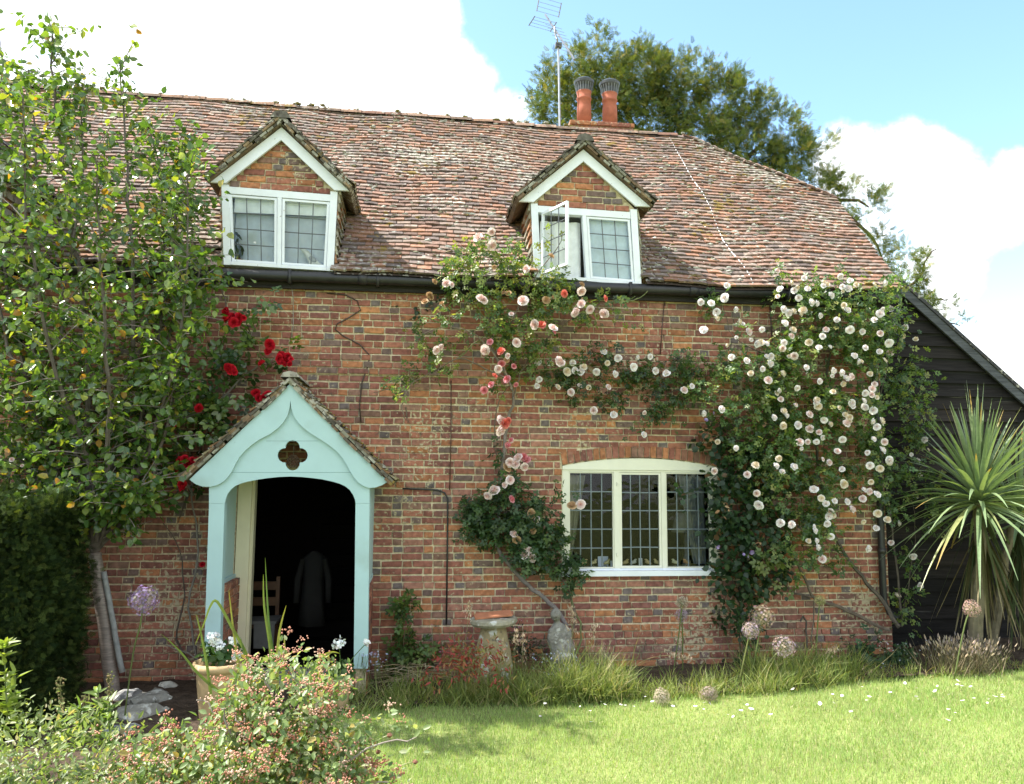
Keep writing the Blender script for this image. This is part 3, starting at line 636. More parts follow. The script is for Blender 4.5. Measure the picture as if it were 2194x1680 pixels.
# ------------------------------------------------------------------ porch
YP = -0.75
po = empty('porch', (at(622, 1400, YP)[0], YP, 0), cot); po['label'] = 'aqua painted gabled porch with quatrefoil and ogee bargeboards'
PX = lambda L, Y=YP: [xz(x, y, Y) for x, y in L]
Z5 = lambda L: [((600+x/1.68)/1.7223, (1000+y/1.68)/1.7223) for x, y in L]
def face_with_holes(name, outer, holes, y0, y1, mat, col, parent):
    bm = bmesh.new(); E_ = []
    for loop in [outer]+holes:
        vv = [bm.verts.new((p[0], y0, p[1])) for p in loop]; E_ += [bm.edges.new((vv[i], vv[(i+1) % len(vv)])) for i in range(len(vv))]
    bmesh.ops.triangle_fill(bm, edges=E_, use_beauty=True)
    r = bmesh.ops.extrude_face_region(bm, geom=bm.faces[:]); bmesh.ops.translate(bm, vec=(0, y1-y0, 0), verts=[e for e in r['geom'] if isinstance(e, bmesh.types.BMVert)])
    bmesh.ops.recalc_face_normals(bm, faces=bm.faces[:])
    mb = MB(); bm.verts.index_update(); mb.add([v.co[:] for v in bm.verts], [tuple(v.index for v in f.verts) for f in bm.faces], col); bm.free()
    return mb.build(name, mat, parent)
arch = [(385, 1440), (390, 1415), (402, 1382), (422, 1355), (450, 1332), (490, 1316), (530, 1305), (590, 1293), (650, 1284), (720, 1277), (790, 1274), (860, 1277), (930, 1284), (990, 1292), (1050, 1305), (1095, 1318), (1130, 1334), (1158, 1356), (1180, 1388), (1192, 1418), (1195, 1440)]
outer = [(287, 1440), (287, 1330), (330, 1200), (793, 715), (1270, 1200), (1282, 1330), (1282, 1440)]+arch[::-1]
cxq, cyq, rq, oq = 805, 1143, 45, 49
quat = []
for k in range(4):
    th0 = math.pi/2*k
    for j in range(9):
        t = th0+(-1.75+3.5*j/8)*0.95
        ox, oy = oq*math.cos(th0), oq*math.sin(th0); quat.append((cxq+ox+rq*math.cos(t), cyq+oy+rq*math.sin(t)))
face_with_holes('gable_board', PX(Z5(outer)), [PX(Z5(quat))], YP, YP+.035, M_aqua, AQUA, po)
jb = MB()
for zy, xa, xb in ((1055, 640, 965), (1250, 360, 1225)):
    a, b = PX(Z5([(xa, zy), (xb, zy)])); jb.prism([a, b, (b[0], b[1]+.0035), (a[0], a[1]+.0035)], YP-.0015, YP+.001, (.14, .24, .25)); 
jb.build('board_joint', M_aqua, po)
Z3 = lambda L: [((600+x/1.692)/1.7223, (1900+y/1.692)/1.7223) for x, y in L]
for top, bot in (((287, 383), (255, 352)), ((1195, 1282), (1192, 1280))):
    a = Z5([(top[0], 1441), (top[1], 1441)]); b = Z3([(bot[0], 960), (bot[1], 960)])
    m = MB(); m.prism(PX([a[0], b[0], b[1], a[1]]), YP+.002, YP+.1, AQUA); m.build('post', M_aqua, po)
ogL = [(795, 805), (790, 850), (776, 900), (748, 945), (715, 978), (665, 1015), (600, 1048), (555, 1080), (515, 1115), (480, 1155), (455, 1198), (435, 1240), (415, 1270), (385, 1303), (345, 1327), (300, 1338), (250, 1336), (212, 1322), (185, 1303), (172, 1293)]
ogR = [(795, 805), (800, 850), (815, 898), (842, 940), (876, 975), (925, 1012), (985, 1048), (1035, 1082), (1080, 1118), (1115, 1158), (1142, 1200), (1165, 1245), (1188, 1280), (1212, 1310), (1245, 1332), (1280, 1345), (1320, 1342), (1360, 1328), (1398, 1305)]
for pts_, tip in ((ogL, (172, 1293)), (ogR, (1398, 1305))):
    m = MB(); P = PX(Z5([(795, 700)]+pts_)); m.prism(P, YP-.035, YP-.004, AQUA); m.build('bargeboard', M_aqua, po)
# side panels, low brick side walls and their caps
for px, s_ in ((789, 1), (452, -1)):
    x = xz(px, 1200)[0]; x = at(px, 1200, YP)[0]
    m = MB(); m.box((x-s_*.02, YP/2+.05, 1.58), (.04, abs(YP)-.1, 1.1), AQUA); m.box((x-s_*.03, YP/2+.05, 1.05), (.075, abs(YP)-.1, .06), AQUA); m.build('side_panel', M_aqua, po)
    m = MB(); zz = 0.0; m.box((x-s_*.05, YP/2+.05, .5), (.1, abs(YP)-.13, 1.03), MORTAR)
    while zz < 1.0:
        y = YP+.1+random.uniform(0, .05)
        while y < -.02:
            L = random.choice((.105, .21)); L = min(L, -.005-y)
            if L > .03: m.box((x-s_*.05, y+L/2, zz+.034), (.125, L-.01, .064), brick_col(), jit=.002)
            y += L
        zz += H
    m.build('side_wall', M_brick, po)
# roof of the porch
apx = at(*Z5([(795, 690)])[0], YP); ltp = at(*Z5([(120, 1285)])[0], YP); rtp = at(*Z5([(1440, 1312)])[0], YP)
pr = MB()
for s_, tip in ((-1, ltp), (1, rtp)):
    top = Vector((apx[0], YP-.07, apx[2]+.03)); low = Vector((tip[0], YP-.07, tip[2]+.005)); V_ = top-low; L = V_.length; V_.normalize(); rows = int(L/.1)+1
    tile_field(pr, low, (0, 1, 0), V_, rows, L/rows, lambda r, v: (0, abs(YP)+.07), None, w=.165, length=L/rows+.03, colf=lambda: random.choice(((.15, .115, .075), (.11, .09, .07), (.2, .11, .06), (.24, .2, .12), (.09, .08, .07))), rise=.03, wob=1.5)
    nv = V_.cross(Vector((0, 1, 0))); nv = nv if nv.z > 0 else -nv
    verge(pr, low+nv*.006, top+nv*.006, nv)
    a, b = low-nv*.004, top-nv*.004; pr.add([a, b, (b.x, 0, b.z), (a.x, 0, a.z)], [(0, 1, 2, 3)], (.12, .08, .055)); a, b = a-nv*.025, b-nv*.025
    pr.add([(a.x, YP+.03, a.z), (b.x, YP+.03, b.z), (b.x, 0, b.z), (a.x, 0, a.z)], [(3, 2, 1, 0)], (.2, .16, .1))
    for i in range(60):
        f = random.random(); c = random.choice(((.32, .31, .26), (.28, .19, .045), (.22, .2, .1), (.16, .13, .05))); p = low.lerp(top, f)+nv*.03
        pr.blob((p.x, YP-.06+random.uniform(0, .7), p.z), (.02, .035, .012), c, 5, 3, .3)
for q in (0, 1, 2):
    prof = []
    for e in (0, 1):
        for k in range(5):
            t = math.pi*k/4; prof.append((apx[0]-math.cos(t)*.09, YP-.085+(q+e)*.28, apx[2]+.035+math.sin(t)*.06+(0 if e else .006)))
    pr.add(prof, [(k, k+1, k+6, k+5) for k in range(4)]+[tuple(range(4, -1, -1))], (.26, .24, .21))
pr.build('porch_roof', M_tile, po)
# ------------------------------------------------------------------ chimney
ch = empty('chimney', (2.0, RY+.25, 7.3), cot); YC = RY+.25
m = MB(); a = xz(1219, 262, YC-.25); b = xz(1358, 278, YC-.25); zt = (a[1]+b[1])/2+.07
for i in range(8): lay_row(m, a[0], b[0]+0.0, zt-.08-i*H, yf=YC-.25-(.03 if i == 0 else 0))
m.box(((a[0]+b[0])/2, YC+.02, zt-.5), (b[0]-a[0]-.02, .5, .98), (.3, .2, .15)); m.build('chimney_stack', M_brick, ch)
for (x0, x1, yt, yb) in ((1236, 1266, 190, 266), (1290.5, 1321.5, 194, 270)):
    bq = at((x0+x1)/2, yb, YC); r = (x1-x0)/2/scale_at(YC)*1.15; h = (yb-yt)/scale_at(YC)
    m = MB(); m.lathe([(r*.98, 0), (r*.94, h*.5), (r*.86, h*.72), (r*.98, h*.74), (r*1.0, h*.79), (r*.9, h*.82), (r*.95, h*.96), (r*1.02, h), (r*.8, h)], (.36, .115, .07), bq, 20); m.build('chimney_pot', M_clay, ch, True)
    m = MB(); m.lathe([(r*.95, h), (r*1.0, h+.08), (r*1.3, h+.13), (r*1.36, h+.17), (r*1.05, h+.2), (.01, h+.2)], (.05, .055, .06), bq, 20)
    for k in range(20): t = 2*math.pi*k/20; m.tube([bq+np.array((math.cos(t)*r*1.0, math.sin(t)*r*1.0, h-.01)), bq+np.array((math.cos(t)*r*1.22, math.sin(t)*r*1.22, h+.13))], .006, (.16, .17, .18), 4)
    m.build('chimney_cowl', M_black, ch)
# ------------------------------------------------------------------ aerial, cables
ae = empty('aerial', tuple(at(1198, 285, YC)), None, 'grey television aerial on a tall mast beside the chimney pots', 'aerial')
GM = (.3, .31, .33)
m = MB(); m.tube([at(1199, 292, YC), at(1197.5, 190, YC), at(1195.5, 96, YC)], .017, (.36, .38, .41), 8); m.build('mast', M_metal, ae)
m = MB(); m.tube([at(1195.5, 99, YC), at(1193, 84, YC-.05), at(1189, 74, YC-.02), at(1188, 58, YC)], .016, GM, 6); m.box(at(1196, 98, YC), (.1, .08, .07), (.1, .1, .11)); m.build('bracket', M_metal, ae)
m = MB(); A, B = at(1168, 32, YC+.35), at(1230, 128, YC-.55); m.tube([A, B], .017, (.2, .21, .23), 6)
A, B = Vector(A), Vector(B); dd = (B-A).normalized(); sx = dd.cross(Vector((0, 0, 1))).normalized(); up = sx.cross(dd)
for i in range(9):
    p = A.lerp(B, .28+.08*i); m.tube([p-sx*.16, p+sx*.14], .0045, GM, 4)
m.build('boom', M_metal, ae)
m = MB(); p = A+dd*.08
for e in (-1, 1):
    for k in range(4): q = p+up*e*(.05+.06*k)-dd*.03*k; m.tube([q-sx*.2, q+sx*.2], .0045, GM, 4)
    for w_ in (-.2, .2): m.tube([p+up*e*.04+sx*w_, p+up*e*.24-dd*.1+sx*w_], .009, (.2, .2, .22), 4)
m.build('reflector', M_metal, ae)
def cable(pts, r, col, label, name='cable', Y=-.02, mat=None, cat='cable'):
    P = [at(x, y, Y) if len(q) == 0 else at(x, y, q[0]) for x, y, *q in pts]; m = MB(); m.tube(P, r, col, 6)
    return tag(m.build(name, mat or M_black, None, True), label, cat)
cable([(862, 1047, -.04), (900, 1048), (938, 1050), (952, 1056), (959, 1068), (958, 1180), (956, 1338)], .009, BLK, 'black cable running from the porch roof down to the plinth')
cable([(700, 628), (740, 632), (765, 645), (772, 665), (745, 682), (722, 694), (718, 706), (735, 720), (770, 738), (792, 762), (788, 785), (775, 820), (770, 870), (773, 905)], .007, (.05, .03, .025), 'thin dark wavy cable on the bricks above the porch')
cable([(966, 815), (966, 930), (963, 1050)], .006, (.09, .04, .03), 'rusty straight wire beside the pink rose, above the cable bend')
cable([(1648, 640), (1651, 690), (1655, 745)], .007, (.05, .03, .03), 'short dark wire under the gutter beside the white roses')
cable([(1423, 648), (1419, 690), (1414, 760)], .005, (.06, .03, .03), 'thin dark wire under the right-hand dormer')
cable([(622, 598, -.1), (628, 640), (628, 700), (622, 730)], .004, (.35, .33, .3), 'pale thin wire hanging below the closed dormer', mat=M_metal)
def roofpt(px, py):
    lo, hi = EY, RY
    for _ in range(30):
        mid = (lo+hi)/2; p = at(px, py, mid)
        if p[2] > roof_z(p[0], mid): lo = mid
        else: hi = mid
    p = at(px, py, lo); return (p[0], p[1]-.015, p[2]+.02)
m = MB(); m.tube([roofpt(*p) for p in ((1432, 296), (1447, 325), (1462, 350), (1482, 388), (1503, 415), (1521, 450), (1535, 490), (1548, 520), (1566, 545), (1580, 560), (1590, 572), (1603, 592), (1612, 612))], .0075, (.5, .49, .47), 6)
tag(m.build('lightning_cable', M_metal, None, True), 'pale cable snaking down the roof tiles from the ridge to the gutter', 'cable')
# ------------------------------------------------------------------ boarded outbuilding to the right
ob = empty('outbuilding', (5.5, .3, 0), None, 'black weatherboarded outbuilding with a sloping roof behind the cordyline', 'shed')
YO = .22; R0 = at(1945, 632, YO); R1 = at(2193, 856, YO); sl = (R1[2]-R0[2])/(R1[0]-R0[0]); rz = lambda x: R0[2]+sl*(x-R0[0])
bd = MB(); z = -.1; k = 0
while z < 4.3:
    x1 = min(8.6, R0[0]+(z+.12-R0[2])/sl); 
    if x1 > XR+.1:
        x = XR-.01
        while x < x1:
            L = min(random.uniform(1.6, 3.2), x1-x); c = random.choice(((.016, .014, .014), (.021, .018, .017), (.012, .011, .011), (.028, .023, .021)))
            y0, y1 = YO-.03-random.uniform(0, .006), YO-.004; a, b = x, x+L-.004; s1, s2 = random.uniform(-.006, .006), random.uniform(-.006, .006); h = .17
            za, zb_ = min(z+h, rz(a)-.02), min(z+h, rz(b)-.02)
            bd.add([(a, y0, z+s1), (b, y0, z+s2), (b, y1, max(zb_, z+.02)), (a, y1, max(za, z+.02)), (a, y0+.022, z+s1), (b, y0+.022, z+s2)], [(0, 1, 2, 3), (0, 4, 5, 1), (0, 3, 4), (1, 5, 2)], c)
            for q in range(3): pass
            x += L
    z += .152
bd.add([(XR-.02, YO+.004, -.2), (8.6, YO+.004, -.2), (8.6, YO+.004, rz(8.6)-.05), (R0[0], YO+.004, R0[2]-.05), (XR-.02, YO+.004, R0[2]-.05)], [(0, 1, 2, 3, 4)], (.02, .02, .02))
bd.build('wall', M_board, ob)
m = MB(); dx, dz = 1/math.hypot(1, sl), sl/math.hypot(1, sl)
P = [(R0[0]-.15, rz(R0[0]-.15)), (8.8, rz(8.8)), (8.8, rz(8.8)+.05), (R0[0]-.15, rz(R0[0]-.15)+.05)]; m.prism(P, YO-.1, 4.5, (.05, .05, .055)); m.build('roof', M_tile, ob)
m = MB(); P = [(R0[0]-.15, rz(R0[0]-.15)-.13), (8.8, rz(8.8)-.13), (8.8, rz(8.8)-.003), (R0[0]-.15, rz(R0[0]-.15)-.003)]; m.prism(P, YO-.085, YO-.055, (.075, .08, .09)); m.build('bargeboard', M_board, ob)
# ------------------------------------------------------------------ things in the windows and the hall
def cloth(name, x0, x1, z0, z1, y, waves, amp, col, label, cat, gather=None, mat=None, tilt=0):
    nx, nz = 30, 12; V = []; 
    for j in range(nz+1):
        v = j/nz; gg = gather(v) if gather else 0
        for i in range(nx+1):
            u = i/nx; x = x0+(x1-x0)*(u*(1-abs(gg)) + (gg if gg > 0 else 0)); V.append((x, y+amp*math.sin(u*waves*6.283+v*1.5)+tilt*v, z0+(z1-z0)*v))
    F = np.array([(j*(nx+1)+i, j*(nx+1)+i+1, (j+1)*(nx+1)+i+1, (j+1)*(nx+1)+i) for j in range(nz) for i in range(nx)])
    return tag(numpy_mesh(name, np.array(V), F, np.tile(col, (len(V), 1)), mat or M_cloth, None, True), label, cat)
bl, br, tl, tr = f1
cloth('roller_blind', bl[0]+.06, br[0]-.06, bl[1]+.60, tl[1]-.085, -.06, 0, 0, (.9, .92, .92), 'white roller blind half drawn in the closed dormer window', 'blind')
cloth('sheer_curtain', bl[0]+.06, br[0]-.06, bl[1]+.0, bl[1]+.62, .02, 3, .006, (.62, .67, .74), 'pale grey sheer curtain below the roller blind', 'curtain')
bl, br, tl, tr = f2
cloth('net_curtain', bl[0]+.08, (bl[0]+br[0])/2-.06, bl[1]+.02, tl[1]-.15, -.01, 4, .012, (.80, .82, .83), 'white lace net curtain behind the open casement', 'curtain')
cloth('blue_curtain', (bl[0]+br[0])/2+.03, br[0]-.09, bl[1]+.02, tl[1]-.12, -.05, 3, .008, (.74, .84, .94), 'pale blue curtain behind the shut casement of the right-hand dormer', 'curtain')
cloth('left_curtain', V0[0]+.005, V0[0]+.2, zb+.1, hl-.06, .12, 2.5, .02, (.26, .25, .20), 'cream curtain at the left end of the ground-floor window', 'curtain', gather=lambda v: -.75*(1-v)**1.0).name = 'curtain'
cloth('right_curtain', V0[5]-.34, V0[5]-.01, zb+.03, hl-.06, .16, 3, .02, (.15, .165, .18), 'grey white curtain at the right end of the ground-floor window', 'curtain', gather=lambda v: .45*(1-v)+.1).name = 'curtain'
# seagull ornament and pot plant in the closed dormer, both on its sill
def skinned(name, pts, edges, radii, mat, col, parent=None, sub=2):
    me = bpy.data.meshes.new(name); me.from_pydata([tuple(p) for p in pts], edges, []); o = bpy.data.objects.new(name, me); COL.objects.link(o)
    sk = o.modifiers.new('skin', 'SKIN'); 
    for i, r in enumerate(radii): me.skin_vertices[0].data[i].radius = (r, r) if not hasattr(r, '__len__') else r
    me.skin_vertices[0].data[0].use_root = True
    s = o.modifiers.new('sub', 'SUBSURF'); s.levels = sub; s.render_levels = sub
    dg = bpy.context.evaluated_depsgraph_get(); e = o.evaluated_get(dg); m2 = bpy.data.meshes.new_from_object(e); bpy.data.objects.remove(o)
    a = m2.attributes.new('Col', 'FLOAT_COLOR', 'POINT'); a.data.foreach_set('color', np.tile((*col, 1), (len(m2.vertices), 1)).astype(np.float32).ravel())
    m2.polygons.foreach_set('use_smooth', [True]*len(m2.polygons)); m2.materials.clear(); m2.materials.append(mat)
    o2 = bpy.data.objects.new(name, m2); COL.objects.link(o2); parent_to(o2, parent); return o2
D = lambda zx, zy: ((700+zx/2.4)/1.7223, (350+zy/2.4)/1.7223)
sy = -.04; base = at(*D(1075, 1545), sy)
gpts = [at(*D(x, y), sy) for x, y in ((1085, 1530), (1078, 1470), (1045, 1410), (1005, 1375), (970, 1362), (1130, 1500), (1185, 1512))]
gull = empty('seagull_ornament', tuple(base), None, 'white seagull ornament standing in the closed dormer window', 'ornament')
skinned('body', gpts, [(0, 1), (1, 2), (2, 3), (3, 4), (1, 5), (5, 6)], [.022, .045, .036, .024, .007, .03, .006], M_glaze, (.75, .75, .72), gull)
m = MB(); m.blob(at(*D(1085, 1455), sy-.03), (.05, .012, .03), (.42, .44, .47), 8, 5, .05, Matrix.Rotation(R_(35), 3, 'Y')); m.build('wing', M_glaze, gull, True)
pp = empty('potted_plant', tuple(at(*D(440, 1490), sy)), None, 'dark leafy pot plant on the closed dormer sill', 'pot plant')
m = MB(); c = at(*D(430, 1500), sy); m.lathe([(.03, -.02), (.04, .05), (.043, .055), (.036, .055)], (.2, .1, .07), c, 12); m.build('pot', M_clay, pp)
st_ = MB(); P = []; AX = []
for x, y in ((400, 1210), (420, 1230), (410, 1300), (440, 1330), (470, 1370), (400, 1390), (395, 1450), (430, 1270), (460, 1340), (405, 1340)):
    q = at(*D(x, y), sy); st_.tube([c+np.array((0, 0, .05)), (q+c)/2+np.array((.005, 0, .02)), q], .003, (.05, .08, .04), 4); P.append(q); AX.append((random.uniform(-.3, .8), 0, -.6))
st_.build('stem', M_leaf, pp); P = np.array(P); v, f, cc = inst(SLIM, LEAF_F, P, np.array(AX), np.tile((0, -1, .2), (len(P), 1)), np.full(len(P), .09), np.tile((.03, .05, .03), (len(P), 1))); numpy_mesh('foliage', v, f, cc, M_leaf, pp)
# little birds along the ground-floor window board
D8 = lambda zx, zy: ((2050+zx/3.054)/1.7223, (1650+zy/3.054)/1.7223)
birds = [(318, 1, (.50, .36, .17), 'ochre bird figurine at the left end of the window board'), (425, 1, (.52, .44, .25), 'cream ochre bird figurine left of the pale blue card'), (572, 1, (.46, .40, .22), 'olive cream bird figurine in front of the pale blue card'),
         (783, 1, (.48, .37, .17), 'ochre bird figurine at the left of the middle light'), (872, 1, (.48, .48, .44), 'grey bird figurine with a white head in the middle light'), (1042, -1, (.52, .38, .19), 'ochre bird figurine just right of the slim white card'),
         (1142, -1, (.56, .46, .24), 'cream bird figurine at the right of the middle light'), (1345, -1, (.55, .53, .35), 'pale cream bird figurine in the right light'), (1472, -1, (.50, .27, .12), 'orange brown bird figurine in the right light')]
for zx, s_, colr, lab in birds:
    b = at(*D8(zx, 1350), .14); t = empty('bird_figurine', tuple(b), None, lab, 'figurine', 'bird figurines along the window board'); bz = zb+.0; b[2] = bz
    skinned('body', [b+np.array(p) for p in ((0, 0, .035), (s_*.018, 0, .06), (s_*.024, 0, .084), (s_*.042, 0, .082), (-s_*.03, 0, .05))], [(0, 1), (1, 2), (2, 3), (0, 4)], [.028, .022, .014, .004, .012], M_glaze, colr, t, 2)
    m = MB(); m.lathe([(.016, 0), (.02, .004), (.008, .008), (.008, .02)], tuple(v*.6 for v in colr), b, 8); m.build('base', M_glaze, t)
def card(z0x, z1x, z0y, z1y, colr, lab):
    a, b = xz(*D8(z0x, z1y), .20), xz(*D8(z1x, z0y), .20); m = MB(); m.box(((a[0]+b[0])/2, .20, zb+(b[1]-a[1])/2), (b[0]-a[0], .006, b[1]-a[1]), colr, Matrix.Rotation(R_(-8), 3, 'X')); tag(m.build('card', M_plaster), lab, 'card')
card(475, 590, 1240, 1358, (.50, .55, .72), 'pale blue card standing on the window board'); card(615, 648, 1290, 1358, (.55, .6, .7), 'small blue white card against the left mullion'); card(935, 975, 1240, 1335, (.62, .64, .64), 'slim white card in the middle light')
lp = empty('table_lamp', tuple(at(*D8(1470, 1200), .5)), None, 'dim table lamp with a pale shade behind the right light', 'lamp')
c = at(*D8(1470, 1250), .5); m = MB(); m.lathe([(.17, .30), (.11, .52), (.105, .52)], (.30, .30, .29), c, 16); m.build('lamp_shade', M_cloth, lp, True); m = MB(); m.lathe([(.06, -.2), (.05, -.05), (.02, .05), (.018, .3)], (.2, .2, .2), c, 12); m.build('stem', M_glaze, lp, True)
# pine cone hanging behind the quatrefoil
c = at(628, 988, YP+.16); m = MB(); m.tube([c+np.array((0, 0, .3)), c+np.array((0, 0, .05))], .003, (.3, .28, .2), 4)
for r in range(8):
    zz = .055-r*.016; rr = .048*math.sin(math.pi*(r+1)/9.5)+.008
    for k in range(9):
        t = 2*math.pi*(k+.5*(r % 2))/9; m.blob(c+np.array((math.cos(t)*rr, math.sin(t)*rr, zz)), (.012, .012, .007), (.13, .085, .055), 5, 3, .1)
tag(m.build('pine_cone', M_bark), 'brown pine cone hanging behind the quatrefoil of the porch', 'pine cone')
# coat, chair in the hall
c = at(672, 1230, .5); m = MB()
def ell_tube(path, col):
    n = 14; vs_ = []
    for x, y, z, a, b in path:
        for k in range(n): t = 2*math.pi*k/n; w_ = 1+.12*math.sin(5*t+z*3); vs_.append((c[0]+x*.75+.72*a*w_*math.cos(t), c[1]+y+b*w_*math.sin(t), c[2]+z))
    m.add(vs_, [(i*n+k, i*n+(k+1) % n, (i+1)*n+(k+1) % n, (i+1)*n+k) for i in range(len(path)-1) for k in range(n)]+[tuple(range(n)), tuple((len(path)-1)*n+k for k in range(n))], col)
ell_tube([(0, 0, .25, .04, .04), (0, 0, .18, .17, .07), (0, 0, -.05, .15, .08), (0, 0, -.3, .17, .09), (.01, 0, -.55, .2, .1)], (.013, .0125, .012))
for s_ in (-1, 1): ell_tube([(s_*.15, 0, .17, .05, .05), (s_*.22, -.02, -.05, .055, .05), (s_*.23, -.03, -.3, .045, .045)], (.013, .0125, .012))
tag(m.build('coat', M_cloth, None, True), 'dark grey coat hanging in the shadowy hall', 'coat')
ck = empty('hall_chair', tuple(at(548, 1400, .55)), None, 'wooden hall chair half hidden by the door frame', 'chair'); c = at(548, 1400, .55); c[2] = .05; WD = (.07, .03, .012)
m = MB(); m.box(c+np.array((0, 0, .44)), (.42, .4, .04), WD); m.build('seat', M_wood, ck)
for sx_ in (-.18, .18):
    for sy_ in (-.17, .17): m = MB(); hh = .43 if sy_ < 0 else .92; m.box(c+np.array((sx_, sy_, hh/2)), (.04, .04, hh), WD); m.build('leg', M_wood, ck)
m = MB(); [m.box(c+np.array((0, .17, q)), (.32, .025, .09), WD) for q in (.65, .82)]; m.build('backrest', M_wood, ck)
m = MB(); m.box(c+np.array((.02, -.04, .485)), (.44, .40, .03), (.10, .10, .10), jit=.015); m.box(c+np.array((.12, -.235, .36)), (.2, .02, .26), (.10, .10, .10), jit=.015); tag(m.build('folded_cloth', M_cloth), 'grey cloth lying over the hall chair seat', 'cloth')
# ------------------------------------------------------------------ stone things by the wall
YS = -.5
ss = empty('staddle_stone', tuple(on_ground(1057, 1440)), None, 'mushroom-shaped staddle stone standing by the wall', 'staddle stone')
g0 = at(1057, 1345, YS); sc_ = scale_at(YS)
b0 = np.array((g0[0], YS, 0)); hst = at(1055, 1339, YS)[2]; m = MB()
m.lathe([(.215, -.02), (.215, .05), (.205, hst*.25), (.175, hst*.6), (.13, hst*.93), (.12, hst)], (.30, .245, .14), b0, 20, .025); m.build('stem', M_stone, ss, True)
m = MB(); tl_ = Matrix.Rotation(R_(-2), 3, 'Y'); m.lathe([(.1, -.005), (.215, .004), (.238, .03), (.235, .06), (.21, .078), (.02, .082)], (.27, .25, .19), b0+np.array((0, 0, hst)), 24, .02, tl_); m.build('cap', M_stone, ss)
m = MB(); m.box(b0+np.array((-.01, -.02, hst+.105)), (.37, .2, .014), (.42, .17, .09), Matrix.Rotation(R_(-4.5), 3, 'Y') @ Matrix.Rotation(R_(6), 3, 'X'), jit=.002)
tag(m.build('roof_tile', M_clay), 'terracotta tile lying on top of the staddle stone', 'tile')
# eroded statuette
c = at(1205, 1450, -.3); c[2] = 0; bm = bmesh.new()
for (x, y, z, a, b, h) in ((0, 0, .09, .17, .13, .12), (.02, 0, .2, .15, .12, .12), (0, -.01, .32, .13, .1, .12), (-.03, 0, .44, .115, .085, .12), (-.04, 0, .53, .088, .07, .075), (-.075, -.02, .685, .056, .06, .066), (-.075, -.075, .675, .014, .02, .014), (-.06, 0, .61, .034, .034, .05), (.06, -.05, .33, .05, .05, .08), (.05, -.04, .46, .04, .04, .1), (-.13, -.03, .45, .035, .04, .11), (.03, -.09, .26, .1, .06, .05), (-.08, -.09, .25, .06, .07, .05), (-.02, -.07, .155, .12, .05, .06)):
    r = bmesh.ops.create_icosphere(bm, subdivisions=3, radius=1, matrix=Matrix.Translation((c[0]+x, c[1]+y, c[2]+z)) @ Matrix.Diagonal((a, b, h, 1)))
me = bpy.data.meshes.new('statuette'); bm.to_mesh(me); bm.free(); o = bpy.data.objects.new('tmp', me); COL.objects.link(o)
md = o.modifiers.new('r', 'REMESH'); md.mode = 'VOXEL'; md.voxel_size = .010; ms = o.modifiers.new('s', 'SMOOTH'); ms.iterations = 3
e = o.evaluated_get(bpy.context.evaluated_depsgraph_get()); m2 = bpy.data.meshes.new_from_object(e); bpy.data.objects.remove(o)
for v in m2.vertices: v.co += v.normal*random.uniform(-.006, .004)
a = m2.attributes.new('Col', 'FLOAT_COLOR', 'POINT'); a.data.foreach_set('color', np.tile((.24, .23, .2, 1), (len(m2.vertices), 1)).astype(np.float32).ravel()); m2.materials.clear(); m2.materials.append(M_stone)
m2.polygons.foreach_set('use_smooth', [True]*len(m2.polygons))
o = bpy.data.objects.new('statuette', m2); COL.objects.link(o); tag(o, 'weathered grey stone statuette leaning by the rose stem', 'statue')
def rock(px, py, r, lab, flat=.5, colr=(.25, .24, .21)):
    c = on_ground(px, py); bm = bmesh.new(); bmesh.ops.create_icosphere(bm, subdivisions=2, radius=1)
    sd = random.random()*10
    for v in bm.verts:
        q = 1+.28*math.sin(v.co.x*3+sd)*math.cos(v.co.y*4+sd)+random.uniform(-.1, .1); v.co = Vector((v.co.x*r*1.3*q, v.co.y*r*q, v.co.z*r*flat*q))
    mb = MB(); rot = Matrix.Rotation(random.uniform(-.5, .5), 3, 'Z') @ Matrix.Rotation(random.uniform(-.25, .25), 3, 'Y'); bm.verts.index_update()
    mb.add([rot @ v.co+Vector(c)+Vector((0, 0, r*flat*.6)) for v in bm.verts], [tuple(v.index for v in f.verts) for f in bm.faces], colr); bm.free(); tag(mb.build('rock', M_stone), lab, 'rock', 'rocks below the garden tree')
for a in ((318, 1512, .14, 'flat pale rock on top of the rock pile'), (340, 1494, .09, 'small pale rock behind the rock pile'), (300, 1540, .15, 'largest pale grey rock of the pile'), (250, 1572, .11, 'grey slate-like rock low in the pile', .35, (.2, .21, .22)), (268, 1500, .1, 'dark grey rock leaning at the trunk foot', .6, (.2, .2, .2)), (362, 1478, .07, 'small white rock nearest the flower pot', .7, (.5, .48, .42)), (285, 1580, .08, 'small mossy brown rock below the pile', .5, (.2, .17, .08)), (345, 1530, .07, 'small grey rock right of the largest one')): rock(*a)
